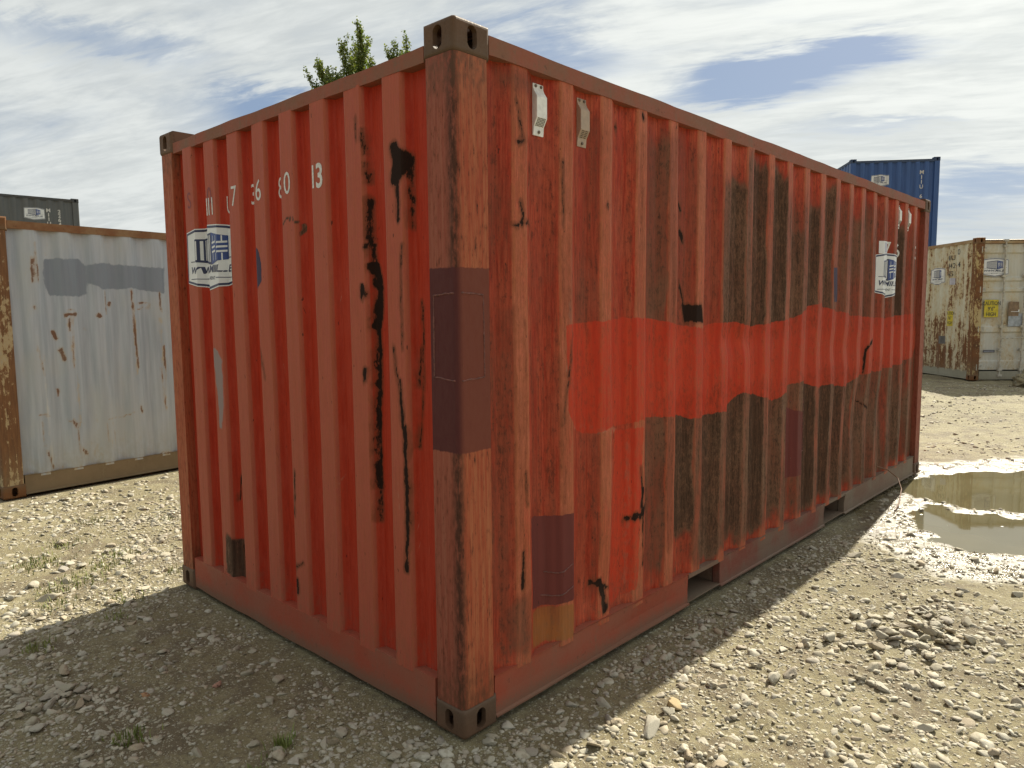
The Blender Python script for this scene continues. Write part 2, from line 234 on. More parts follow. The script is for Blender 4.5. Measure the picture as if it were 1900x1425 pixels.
def paint(P, marks):
    """wear and paint marks: 8 channels 0 bright 1 maroon 2 grime 3 rust 4 pale 5 ochre 6 navy 7 scrape"""
    ch = np.zeros((8, len(P)))
    u, z = P[:, 0], P[:, 1]
    w1 = np.c_[fbm(u*9, z*7, 3, 71)-.5, fbm(u*9, z*7, 3, 72)-.5]; w2 = np.c_[fbm(u*45, z*30, 3, 73)-.5, fbm(u*45, z*30, 3, 74)-.5]
    PS = P + w1*np.array([.012, .05]) + w2*np.array([.013, .03]); PP = P + w1*.02 + w2*.010
    wmod = .45 + 1.15*fbm(u*14, z*11, 3, 75)
    for c, pl, soft, amp in marks['poly']:
        sd = poly_sd(PP, pl)
        v = amp*sstep(sd, -soft*.6, soft*.8) if soft else np.clip(.5+(sd-(.011 if c == 3 else 0))/.06, 0, 1)
        ch[c] = np.maximum(ch[c], v)
    for c, pl, w, amp in marks['stroke']:
        d = line_d(PS, pl)
        v = amp*sstep(-d, -w*1.25, -w*.35) if c == 2 else np.clip(.5+(np.maximum(w*wmod*.85, .004)-.0030-d)/.05, 0, 1)*(1 if c == 3 else amp)
        ch[c] = np.maximum(ch[c], v)
    return ch

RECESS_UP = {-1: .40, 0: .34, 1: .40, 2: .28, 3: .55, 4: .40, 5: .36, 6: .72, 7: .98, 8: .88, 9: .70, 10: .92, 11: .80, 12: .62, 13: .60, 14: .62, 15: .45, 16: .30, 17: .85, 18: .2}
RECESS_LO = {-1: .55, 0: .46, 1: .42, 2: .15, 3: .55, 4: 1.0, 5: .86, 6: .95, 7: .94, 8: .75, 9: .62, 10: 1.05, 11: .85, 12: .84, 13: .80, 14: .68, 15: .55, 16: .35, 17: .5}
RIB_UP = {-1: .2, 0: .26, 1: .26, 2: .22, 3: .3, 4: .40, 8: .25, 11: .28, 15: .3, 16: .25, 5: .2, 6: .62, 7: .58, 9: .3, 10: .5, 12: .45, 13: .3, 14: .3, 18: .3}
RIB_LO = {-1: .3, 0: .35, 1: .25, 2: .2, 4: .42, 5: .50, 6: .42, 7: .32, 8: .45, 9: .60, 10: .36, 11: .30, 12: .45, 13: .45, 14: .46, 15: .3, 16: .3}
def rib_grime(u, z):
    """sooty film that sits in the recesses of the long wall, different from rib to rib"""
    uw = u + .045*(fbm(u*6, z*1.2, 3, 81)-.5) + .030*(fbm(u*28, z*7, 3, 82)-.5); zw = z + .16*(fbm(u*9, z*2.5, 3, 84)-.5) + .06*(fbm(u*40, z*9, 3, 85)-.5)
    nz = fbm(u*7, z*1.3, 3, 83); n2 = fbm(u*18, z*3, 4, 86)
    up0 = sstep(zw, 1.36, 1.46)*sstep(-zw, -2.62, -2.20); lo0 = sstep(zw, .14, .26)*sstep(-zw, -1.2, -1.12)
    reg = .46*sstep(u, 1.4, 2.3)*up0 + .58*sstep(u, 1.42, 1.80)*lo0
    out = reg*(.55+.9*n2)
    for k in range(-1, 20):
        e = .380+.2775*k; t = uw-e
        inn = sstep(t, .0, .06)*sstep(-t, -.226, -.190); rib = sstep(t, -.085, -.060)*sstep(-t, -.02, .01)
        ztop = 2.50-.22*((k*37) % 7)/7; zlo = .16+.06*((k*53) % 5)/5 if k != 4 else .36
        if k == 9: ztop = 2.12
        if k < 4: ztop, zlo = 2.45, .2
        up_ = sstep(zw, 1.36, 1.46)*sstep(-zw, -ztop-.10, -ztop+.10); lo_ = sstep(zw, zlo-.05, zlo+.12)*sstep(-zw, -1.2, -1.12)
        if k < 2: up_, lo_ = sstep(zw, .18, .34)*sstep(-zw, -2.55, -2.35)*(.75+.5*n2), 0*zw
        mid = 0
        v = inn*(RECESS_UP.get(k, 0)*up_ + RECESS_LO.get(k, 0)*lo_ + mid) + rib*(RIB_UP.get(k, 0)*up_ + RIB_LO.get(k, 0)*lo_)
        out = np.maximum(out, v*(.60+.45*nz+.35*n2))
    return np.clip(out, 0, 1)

# ------------------------------------------------------------------ materials
def newmat(name):
    m = bpy.data.materials.new(name); m.use_nodes = True; g = NT(m.node_tree)
    return m, g, m.node_tree.nodes['Principled BSDF']
def simple(name, col, rough=.5, metal=0.0, var=.25, scale=18, bump=.15):
    m, g, b = newmat(name); p = g.obj(); n = g.noise(p, scale, 5, .6)
    c2 = tuple(min(1, x*(1+var)) for x in col); c1 = tuple(x*(1-var) for x in col)
    g.set(b.inputs['Base Color'], g.mix(g.ss(n, .3, .7), c1, c2)); g.set(b.inputs['Roughness'], g.ss(n, .2, .8, rough-.08, rough+.1))
    b.inputs['Metallic'].default_value = metal
    if bump: g.set(b.inputs['Normal'], g.bump(g.noise(p, scale*6, 3, .6), bump, .002))
    return m
def thr(g, v, n, k=.3, w=.05):
    """crisp irregular mask from a distance channel and a noise"""
    return g.ss(g.add(v, g.mul(g.sub(n, .5), k)), .5-w, .5+w)

def red_paint(name, deep, faded, weather, along):
    """old red container paint; painted patches, grime and rust come from the wall's wear channels"""
    m, g, b = newmat(name); p = g.obj(); x, y, z = g.xyz(p)
    u = x if along == 'x' else y
    A = g.attr('wear_a'); ra = g.rgb(A.outputs['Color']); B = g.attr('wear_b'); rb = g.rgb(B.outputs['Color'])
    bright, maroon, grime, rust = ra[0], ra[1], ra[2], A.outputs['Alpha']
    pale, ochre, navy, scr = rb[0], rb[1], rb[2], B.outputs['Alpha']
    edge = g.attr('edge').outputs['Fac']
    streak = g.noise(g.comb(g.mul(u, 34), 0, g.mul(z, 1.6)), 1, 6, .65)       # long vertical runs
    streak2 = g.noise(g.comb(g.mul(u, 130), 4, g.mul(z, 7)), 1, 4, .6)
    blot = g.noise(g.comb(g.mul(u, 5), 7, g.mul(z, 2.2)), 1, 5, .6)
    fine = g.noise(g.vscale(p, (1, 1, .38)), 150, 4, .75)
    med = g.noise(g.vscale(p, (1, 1, .5)), 48, 4, .65)
    base = g.mix(g.ss(streak, .34, .68), deep, faded)
    base = g.mix(g.mul(g.ss(blot, .45, .75), .5), base, tuple(c*1.12+.012 for c in faded))
    flat_ = g.ss(edge, .3, .5)
    if along == 'y': base = g.mix(g.mul(flat_, .8), base, (.425, .112, .070))  # end wall's outer flats: sky reflection, along with chalking, painted into the colour
    else: base = g.mix(g.mul(flat_, g.ss(blot, .3, .6, .35, .85)), base, (.50, .150, .080))
    grain = g.add(g.mul(streak2, .55), g.mul(fine, .45))
    gk = g.ss(grain, .36, .64, .62 if weather > .5 else .86, 1.26 if weather > .5 else 1.08); base = g.mix(1.0, base, g.comb(gk, gk, gk), 'MULTIPLY')
    # sun bleached chalky film
    base = g.mix(g.mul(g.ss(g.add(g.mul(streak2, .5), g.mul(blot, .5)), .42, .66), .22+.12*weather), base, (.42, .135, .075) if along == 'x' else (.37, .098, .062))
    # mottled dark speckle that follows the runs
    spk = g.ss(g.add(g.mul(fine, .44), g.add(g.mul(med, .34), g.mul(streak, .30))), .55, .64)
    base = g.mix(g.mul(spk, .06+.62*weather), base, (.085, .022, .014))
    # edges of the pressed ribs: worn lighter and more orange
    base = g.mix(g.mul(g.mul(edge, g.ss(g.add(med, g.mul(streak, .5)), .55, .85)), .35+.5*weather), base, (.42, .13, .055))
    # fine scratches, some bright, some down to dark metal
    sc1 = g.noise(g.comb(g.add(g.mul(u, 210), g.mul(z, 26)), 11, g.mul(z, 5)), 1, 2, .5); sc2 = g.noise(g.comb(g.sub(g.mul(u, 240), g.mul(z, 34)), 17, g.mul(z, 8)), 1, 2, .5)
    pick = g.ss(blot, .50, .62)
    base = g.mix(g.mul(g.mul(g.ss(sc1, .705, .73), pick), .6), base, (.50, .24, .17)); base = g.mix(g.mul(g.mul(g.ss(sc2, .71, .73), g.ss(g.noise(p, 3.7, 3, .5), .45, .6)), .7), base, (.05, .018, .012))
    # pale scuffs, ochre rust bleeding, scrapes
    base = g.mix(g.mul(thr(g, pale, med, .7, .06), .55), base, (.45, .20, .13))
    base = g.mix(g.mul(thr(g, ochre, med, .5, .08), .75), base, g.mix(streak2, (.24, .085, .018), (.38, .17, .05)))
    gn = g.sub(g.add(g.mul(fine, .62), g.add(g.mul(med, .42), g.mul(streak, .40))), .72)
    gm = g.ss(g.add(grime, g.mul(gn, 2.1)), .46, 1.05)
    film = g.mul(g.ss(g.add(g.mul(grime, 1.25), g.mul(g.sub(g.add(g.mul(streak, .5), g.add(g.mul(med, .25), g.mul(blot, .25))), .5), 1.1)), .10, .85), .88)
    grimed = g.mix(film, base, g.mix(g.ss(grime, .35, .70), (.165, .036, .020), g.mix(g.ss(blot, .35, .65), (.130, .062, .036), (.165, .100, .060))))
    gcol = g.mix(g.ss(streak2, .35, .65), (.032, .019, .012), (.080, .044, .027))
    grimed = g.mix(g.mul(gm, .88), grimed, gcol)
    # newer paint rolled on top
    bm_ = thr(g, bright, g.noise(g.comb(g.mul(u, 16), 3, g.mul(z, 9)), 1, 6, .8), .60, .06)
    fresh = g.mix(g.ss(streak, .3, .7), (.47, .034, .013), (.58, .060, .024))
    fresh = g.mix(g.mul(g.ss(g.add(g.mul(fine, .5), g.add(g.mul(med, .3), g.mul(blot, .25))), .50, .68), .55), fresh, (.22, .040, .020))
    fresh = g.mix(g.mul(g.ss(u, 1.6, 3.6), .35) if along == 'x' else 0.0, fresh, (.34, .062, .035))
    col = g.mix(g.mul(bm_, g.ss(g.add(g.mul(med, .5), g.mul(streak, .5)), .62, .42, .55, .97)), grimed, fresh)
    mm = thr(g, maroon, med, .12, .02)
    col = g.mix(mm, col, g.mix(g.ss(streak, .3, .7), (.125, .030, .026), (.16, .040, .034)))
    nm = thr(g, navy, med, .16, .03); col = g.mix(nm, col, (.055, .040, .075))
    sm = thr(g, scr, med, .5, .10); col = g.mix(g.mul(sm, .8), col, (.26, .25, .25))
    rm = thr(g, rust, g.add(g.mul(med, .6), g.mul(fine, .4)), .75, .035)
    halo = thr(g, g.add(rust, .20), g.add(g.mul(streak, .6), g.mul(med, .4)), 1.0, .16)
    col = g.mix(g.mul(halo, .6), col, (.13, .042, .018))
    hal2 = thr(g, g.add(rust, .035), g.add(g.mul(fine, .5), g.mul(med, .5)), .8, .05); col = g.mix(g.mul(hal2, .8), col, (.075, .028, .012))
    col = g.mix(rm, col, g.mix(fine, (.010, .006, .005), (.035, .016, .010)))
    # splash dust near the ground
    dust = g.mul(g.ss(z, .42, .16), g.ss(med, .35, .7)); col = g.mix(g.mul(dust, .30), col, (.20, .13, .085))
    chips = g.ss(g.noise(g.vscale(p, (1, 1, .35)), 62, 2, .5), .735, .755); col = g.mix(g.mul(chips, .7), col, (.035, .015, .010))
    g.set(b.inputs['Base Color'], col)
    rg = g.add(g.ss(streak, .3, .7, .46, .62), g.mul(gm, .22)); rg = g.mix(rm, rg, (.85, .85, .85)); rgm = g.rgb(rg)[0]
    g.set(b.inputs['Roughness'], rgm); b.inputs['Specular IOR Level'].default_value = .13 if along == 'x' else .16
    hh = g.add(g.add(g.mul(fine, .25), g.mul(rm, -1.0)), g.add(g.mul(streak2, .3), g.add(g.mul(bm_, .35), g.mul(gm, .25))))
    g.set(b.inputs['Normal'], g.bump(hh, .35, .0022))
    return m

def red_post(name, patch=True):
    m, g, b = newmat(name); p = g.obj(); x, y, z = g.xyz(p)
    d = g.m('ABSOLUTE', g.sub(x, y))                    # 0 on the vertical corner edge (local x along side, y along end)
    su = g.sub(x, y)
    streak = g.noise(g.comb(g.mul(su, 60), 0, g.mul(z, 2.2)), 1, 6, .7)
    st2 = g.noise(g.comb(g.mul(su, 190), 2, g.mul(z, 9)), 1, 4, .65)
    med = g.noise(g.vscale(p, (1, 1, .4)), 60, 4, .7); fine = g.noise(p, 210, 3, .7)
    sidef = g.ss(su, -.01, .03)                         # the long-side face is more orange than the end face
    base = g.mix(g.ss(streak, .3, .7), (.275, .068, .042), (.34, .115, .072))
    org = g.mix(g.ss(streak, .35, .65), (.36, .070, .030), (.42, .14, .062)); base = g.mix(g.mul(sidef, .85), base, org)
    base = g.mix(g.mul(g.ss(g.add(g.mul(st2, .5), g.mul(med, .5)), .50, .62), .75), base, (.17, .050, .028))
    dark = g.mul(g.ss(g.m('ABSOLUTE', g.add(su, .012)), .050, .004), g.ss(g.add(g.mul(streak, .6), g.mul(med, .6)), .42, .66))
    base = g.mix(g.mul(dark, .82), base, (.034, .020, .013))
    blk = g.ss(g.add(g.mul(med, .6), g.mul(st2, .5)), .66, .70); base = g.mix(g.mul(blk, .8), base, (.040, .018, .012))
    scr = g.ss(g.noise(g.comb(g.mul(su, 260), 5, g.mul(z, 3)), 1, 3, .6), .70, .74); base = g.mix(g.mul(scr, .5), base, (.50, .24, .13))
    # the maroon repair band
    zz = g.add(z, g.mul(g.sub(med, .5), .018)); band = g.mul(g.ss(zz, 1.078, 1.084), g.ss(zz, 1.747, 1.741))
    bandc = g.mix(sidef, (.090, .026, .026), (.165, .048, .032)); bandc = g.mix(g.mul(scr, .4), bandc, (.40, .16, .06))
    if patch: base = g.mix(g.mul(band, .96), base, bandc)
    top = g.mul(g.ss(z, 2.25, 2.46), g.ss(med, .3, .6)); base = g.mix(g.mul(top, .55), base, (.13, .075, .05))
    bot = g.mul(g.ss(z, .35, .13), g.ss(med, .25, .6)); base = g.mix(g.mul(bot, .6), base, (.11, .055, .03))
    g.set(b.inputs['Base Color'], base); b.inputs['Specular IOR Level'].default_value = .15; g.set(b.inputs['Roughness'], g.ss(med, .3, .7, .5, .7))
    g.set(b.inputs['Normal'], g.bump(g.add(g.mul(st2, .6), g.mul(fine, .4)), .35, .002))
    return m

def rail_paint(name, c1, c2, dustc, dust_z=None, rusty=.3):
    m, g, b = newmat(name); p = g.obj(); x, y, z = g.xyz(p)
    n = g.noise(g.vscale(p, (1, 1, 1)), 3.2, 6, .65); f = g.noise(p, 90, 4, .7); s = g.noise(g.vscale(p, (22, 22, 3)), 1, 4, .6)
    col = g.mix(g.ss(n, .35, .65), c1, c2)
    col = g.mix(g.mul(g.ss(g.add(g.mul(f, .5), g.mul(s, .5)), .54, .66), .75), col, dustc)
    col = g.mix(g.mul(g.ss(g.noise(p, 26, 5, .7), .62, .68), rusty), col, (.05, .022, .012))
    if dust_z: col = g.mix(g.mul(g.ss(g.add(z, g.mul(g.sub(f, .5), .1)), dust_z[1], dust_z[0]), dust_z[2]), col, dust_z[3])
    g.set(b.inputs['Base Color'], col); g.set(b.inputs['Roughness'], g.ss(f, .3, .7, .5, .75)); b.inputs['Specular IOR Level'].default_value = .18; g.set(b.inputs['Normal'], g.bump(f, .3, .002))
    return m

def worn_paint(name, cols, rustc, amount, rib=None, streaky=1.0, fade=(.5, .5, .5), wear=False, lowmore=0.0, along='x', patch=None):
    """plain container paint with rust patches and runs"""
    m, g, b = newmat(name); p = g.obj(); x, y, z = g.xyz(p); u = x if along == 'x' else y
    s = g.noise(g.comb(g.mul(u, 22), 1, g.mul(z, 1.1)), 1, 5, .62); s2 = g.noise(g.comb(g.mul(u, 60), 8, g.mul(z, 5)), 1, 4, .65)
    n = g.noise(g.vscale(p, (1, 1, .55)), 2.0, 6, .62); med = g.noise(g.vscale(p, (1, 1, .6)), 24, 5, .7); fine = g.noise(p, 130, 3, .7)
    col = g.mix(g.ss(s, .32, .68), cols[0], cols[1]); col = g.mix(g.mul(g.ss(n, .42, .68), .6), col, cols[2])
    if wear:
        A = g.attr('wear_a'); ra = g.rgb(A.outputs['Color']); B = g.attr('wear_b'); rb = g.rgb(B.outputs['Color'])
        col = g.mix(g.mul(thr(g, ra[0], g.noise(g.vscale(p, (1, 1, .5)), 22, 5, .8), .7, .12), g.ss(s, .3, .7, .62, .9)), col, patch)
        col = g.mix(g.mul(thr(g, rb[0], med, .5, .2), .4), col, (.75, .72, .58))
        col = g.mix(g.mul(thr(g, rb[1], med, 1.1, .15), .55), col, (.50, .37, .17))
        col = g.mix(thr(g, rb[2], med, .05, .02), col, (.06, .38, .55))
    sc = g.add(g.add(g.mul(n, .45), g.mul(med, .33)), g.mul(s, .30*streaky))
    if lowmore: sc = g.add(sc, g.mul(g.ss(z, 1.9, .3), lowmore))
    t = 1.0-amount
    stain = g.ss(sc, t-.10, t+.02); col = g.mix(g.mul(stain, .55), col, (.48, .33, .12))
    rm = g.ss(g.add(sc, g.mul(g.sub(fine, .5), .07)), t, t+.035)
    rc = g.mix(g.ss(s2, .3, .7), rustc[0], rustc[1]); col = g.mix(g.mul(rm, .93), col, rc)
    if wear:
        r2 = thr(g, A.outputs['Alpha'], g.add(g.mul(med, .6), g.mul(fine, .4)), .7, .06)
        h2 = thr(g, g.add(A.outputs['Alpha'], .12), med, .7, .15); col = g.mix(g.mul(h2, .4), col, (.42, .27, .10)); col = g.mix(g.mul(r2, .9), col, rc)
    low = g.mul(g.ss(z, .55, .1), g.ss(med, .3, .65)); col = g.mix(g.mul(low, .35), col, (.30, .25, .14))
    g.set(b.inputs['Base Color'], col); g.set(b.inputs['Roughness'], g.ss(rm, 0, 1, .48, .85))
    g.set(b.inputs['Normal'], g.bump(g.add(g.mul(fine, .3), g.mul(rm, .6)), .3, .002))
    return m

M = {}
M['side'] = red_paint('red_paint_side', (.39, .034, .014), (.52, .094, .042), 1.0, 'x')
M['end'] = red_paint('red_paint_end', (.44, .035, .013), (.49, .050, .021), .12, 'y')
M['post'] = red_post('red_paint_post'); M['post_plain'] = red_post('red_paint_post_plain', False)
M['rail_top'] = rail_paint('red_rail_top', (.30, .092, .056), (.23, .11, .068), (.19, .13, .09), None, .35)
M['rail_low'] = rail_paint('red_rail_low', (.36, .080, .045), (.31, .105, .065), (.24, .125, .08), (.02, .10, .7, (.17, .12, .08)), .35)
M['rail_grey'] = rail_paint('dusty_rail', (.20, .12, .085), (.22, .17, .125), (.25, .19, .14), (.02, .10, .5, (.17, .13, .09)), .2)
M['casting'] = rail_paint('casting_steel', (.11, .066, .040), (.155, .088, .054), (.080, .052, .034), (.0, .09, .35, (.13, .10, .075)), .4)
M['dark'] = simple('dark_underside', (.03, .025, .02), .8)
M['white_plastic'] = simple('white_vent_plastic', (.78, .78, .75), .45, 0, .12, 30, .05)
M['beige_plastic'] = simple('beige_vent_plastic', (.40, .30, .22), .5, 0, .12, 30, .05)
M['screw'] = simple('screw_steel', (.16, .12, .09), .5, .6)
M['hole'] = simple('vent_hole', (.02, .018, .015), .9, 0, .1, 10, 0)
M['sticker'] = simple('sticker_white', (.74, .76, .76), .35, 0, .05, 6, 0)
M['navy'] = simple('sticker_navy', (.020, .028, .085), .35, 0, .15, 20, 0)
M['blue_ink'] = simple('sticker_blue', (.030, .065, .24), .35, 0, .15, 20, 0)
M['grey_ink'] = simple('sticker_grey', (.45, .46, .55), .4, 0, .1, 20, 0)
M['white_mark'] = simple('marking_white', (.66, .65, .62), .5, 0, .18, 60, 0)
M['orange_mark'] = simple('marking_orange', (.50, .26, .13), .5, 0, .18, 60, 0)
M['black_mark'] = simple('marking_black', (.05, .05, .045), .6, 0, .3, 60, 0)
M['faint_mark'] = simple('marking_faint', (.22, .025, .02), .5, 0, .1, 60, 0)
M['weld'] = simple('weld_bead', (.15, .052, .040), .6, 0, .45, 90, .4)
M['yellow'] = simple('sticker_yellow', (.55, .45, .03), .45, 0, .2, 12, 0)
M['roof'] = simple('roof_steel', (.22, .09, .06), .6)

# ------------------------------------------------------------------ containers
SIDE_P = dict(pitch=.2775, flat=.072, slope=.068, inner=.0695, depth=.036, inset=.010)
END_P = dict(pitch=.25, flat=.105, slope=.022, inner=.101, depth=.045, inset=.008)
def profile(u0, u1, first, P):
    """break points (u, depth) of the corrugation between two posts; first = start of the first outer flat"""
    pts = [(u0, P['depth'])]; u = first
    while u + P['flat'] + P['slope'] < u1 - .01:
        if u - P['slope'] > u0: pts.append((u-P['slope'], P['depth']))
        pts += [(u, 0), (u+P['flat'], 0), (u+P['flat']+P['slope'], P['depth'])]; u += P['pitch']
    pts.append((u1, P['depth']))
    out = [pts[0]]
    for q in pts[1:]:
        if q[0] > out[-1][0]+1e-5: out.append(q)
    return out
class Wall:
    """a corrugated wall in container coordinates. o: origin of (u=0,z=0), ua: unit vector along u, n: outward normal"""
    def __init__(s, o, ua, n, u0, u1, z0, z1, first, P):
        s.o, s.ua, s.n = np.array(o, float), np.array(ua, float), np.array(n, float)
        s.br = profile(u0, u1, first, P); s.z0, s.z1, s.P = z0, z1, P
        s.bu = np.array([b[0] for b in s.br]); s.bd = np.array([b[1] for b in s.br]); s.dent = None
    def depth(s, u): return np.interp(u, s.bu, s.bd) + s.P['inset']
    def pos(s, u, z, off=0.0, extra=0.0):
        u = np.asarray(u, float); z = np.asarray(z, float)
        d = s.depth(u)
        if s.dent:
            a, b, c = s.dent(u, z); u = u+a; d = d+b; z = z+c
        return s.o + u[..., None]*s.ua - (d-off+extra)[..., None]*s.n + z[..., None]*np.array([0, 0, 1.0])
    def mesh(s, name, du, dz, marks=None, grime=None):
        us = []; ed = []
        for (a, da), (b, db) in zip(s.br, s.br[1:]):
            k = max(1, int(round((b-a)/du))); us += list(np.linspace(a, b, k, endpoint=False))
        us = np.array(us + [s.br[-1][0]]); nz = int((s.z1-s.z0)/dz)+1; zs = np.linspace(s.z0, s.z1, nz+1)
        U, Z = np.meshgrid(us, zs); P = np.c_[U.ravel(), Z.ravel()]
        ex = np.zeros(len(P)); U2 = P[:, 0].copy(); Z2 = P[:, 1].copy()
        d0 = s.depth(P[:, 0])
        V = s.o + U2[:, None]*s.ua - d0[:, None]*s.n + Z2[:, None]*np.array([0, 0, 1.0])
        if s.dent:
            duu, dnn, dzz = s.dent(P[:, 0], P[:, 1]); V = V + duu[:, None]*s.ua - dnn[:, None]*s.n + dzz[:, None]*np.array([0, 0, 1.0])
        nu = len(us); i = np.arange(nu-1)[None, :] + nu*np.arange(nz)[:, None]; i = i.ravel()
        F = np.c_[i, i+1, i+1+nu, i+nu]
        if np.dot(np.cross(s.ua, (0, 0, 1.0)), s.n) < 0: F = F[:, ::-1]
        me = mesh_np(name, V, F)
        e = np.zeros(nu)
        for (bu, bd) in s.br[1:-1]:
            if bd == 0: e = np.maximum(e, np.clip(1-np.abs(us-bu)/.014, 0, 1))
        e = np.maximum(e, .55*(np.interp(us, s.bu, s.bd) < .001))
        fattr(me, 'edge', np.tile(e, nz+1))
        if marks is not None:
            c = paint(P, marks)
            if grime: c[2] = np.maximum(c[2], grime(P[:, 0], P[:, 1]))
            cattr(me, 'wear_a', c[:4].T); cattr(me, 'wear_b', c[4:].T)
        return me
    def surf(s, me2d_verts, faces, off):
        """lay flat artwork (u,z) on the corrugation"""
        bm = bmesh.new(); vs = [bm.verts.new((v[0], 0, v[1])) for v in me2d_verts]
        for f in faces:
            try: bm.faces.new([vs[i] for i in f])
            except ValueError: pass
        bmesh.ops.triangulate(bm, faces=bm.faces[:])
        lo = min(v[0] for v in me2d_verts); hi = max(v[0] for v in me2d_verts)
        for bu in s.bu:
            if lo < bu < hi:
                bmesh.ops.bisect_plane(bm, geom=bm.verts[:]+bm.edges[:]+bm.faces[:], plane_co=(bu, 0, 0), plane_no=(1, 0, 0), dist=1e-6)
        for v in bm.verts:
            q = s.pos(np.array([v.co.x]), np.array([v.co.z]), off)[0]; v.co = Vector(q)
        for f in bm.faces:
            f.normal_update()
            if f.normal.dot(Vector(s.n)) < 0: f.normal_flip()
        return bm
class Flat:
    """flat panel (door) with the same interface as Wall for artwork"""
    def __init__(s, o, ua, n): s.o, s.ua, s.n, s.bu = np.array(o, float), np.array(ua, float), np.array(n, float), []
    def pos(s, u, z, off=0.0): return s.o + np.asarray(u)[..., None]*s.ua + off*s.n + np.asarray(z)[..., None]*np.array([0, 0, 1.0])
    surf = Wall.surf

def text2d(txt, size, shear=0.0, bold=0.0, xscale=1.0):
    cu = bpy.data.curves.new('t', 'FONT'); cu.body = txt; cu.size = 1; cu.shear = shear; cu.offset = bold; cu.resolution_u = 3; cu.fill_mode = 'FRONT'
    ob = bpy.data.objects.new('t', cu); COL.objects.link(ob)
    dg = bpy.context.evaluated_depsgraph_get(); dg.update(); me = bpy.data.meshes.new_from_object(ob.evaluated_get(dg))
    V = [(v.co.x, v.co.y) for v in me.vertices]; F = [tuple(p.vertices) for p in me.polygons]
    bpy.data.objects.remove(ob); bpy.data.curves.remove(cu); bpy.data.meshes.remove(me)
    A = np.array(V); cap = .70
    A = A*size/cap; A[:, 0] *= xscale; w = (A[:, 0].min()+A[:, 0].max())/2; A[:, 0] -= w
    return [tuple(a) for a in A], F
def join2d(parts):
    V = []; F = []
    for v, f in parts:
        k = len(V); V += list(v); F += [tuple(i+k for i in q) for q in f]
    return V, F
def shift(vf, dx, dy, flip=False): return ([((-x if flip else x)+dx, y+dy) for x, y in vf[0]], vf[1])
def quad(*p): return (list(p), [tuple(range(len(p)))])
def rect(x0, y0, x1, y1): return quad((x0, y0), (x1, y0), (x1, y1), (x0, y1))

def put(wall, vf, off, name, mat, parent, label=None, kind=None):
    return link(name, bm_mesh(name, wall.surf(vf[0], vf[1], off)), mat, parent, label, kind)

def logo(wall, uc, zc, w, parent, flip, label):
    """white shield sticker with a navy border, a container emblem and the web address"""
    f = -1 if flip else 1
    def T(vf): return ([(uc+f*x*w, zc+y*w) for x, y in vf[0]], vf[1])
    sh = [(-.485, .275), (-.25, .312), (0, .325), (.25, .312), (.485, .275), (.5, -.26), (.25, -.305), (0, -.345), (-.25, -.305), (-.5, -.26)]
    def sc(a, b): return [(x*a, y*b) for x, y in sh]
    st = put(wall, T((sh, [tuple(range(10))])), .0015, 'logo_sticker', M['sticker'], parent, label)
    o_, i_ = sc(.985, .965), sc(.958, .895)
    ring = (o_+i_, [(k, (k+1) % 10, 10+(k+1) % 10, 10+k) for k in range(10)])
    navy = [ring, quad((-.31, .195), (.08, .24), (.08, -.085), (-.31, -.04)), rect(-.41, -.04, -.25, -.032), rect(.27, -.02, .43, -.012), rect(-.42, -.222, -.15, -.214), rect(.15, -.222, .42, -.214)]
    tx = text2d('WWW.MIIL.EE', .070, .28, .026); wd = max(v[0] for v in tx[0])-min(v[0] for v in tx[0]); tx = ([(v[0]*.80/wd, v[1]) for v in tx[0]], tx[1])
    navy.append(shift(tx, 0, -.160)); navy.append(shift(text2d('MÜÜK RENT', .034, 0, .006), 0, -.236))
    put(wall, T(join2d(navy)), .0025, 'sticker_print', M['navy'], st)
    put(wall, T(quad((.08, .24), (.275, .20), (.275, -.03), (.08, -.085))), .0028, 'sticker_print', M['blue_ink'], st)
    wh = []
    for k in range(12):
        x = -.298+k*.031; t = (x+.31)/.39; yt = .195+.045*t; yb = -.04-.045*t
        wh.append(quad((x, yb+.025), (x+.015, yb+.023), (x+.015, yt-.018), (x, yt-.02)))
    for k in range(2):
        for j in range(3):
            x = .098+k*.090; y = .030+j*.046; wh.append(quad((x, y), (x+.068, y+.012), (x+.068, y+.032), (x, y+.020)))
    for k in range(3): x = .115+.055*k; wh += [rect(x, .145, x+.006, .205), rect(x, -.045, x+.006, .03)]
    put(wall, T(join2d(wh)), .0033, 'sticker_print', M['sticker'], st)
    return st

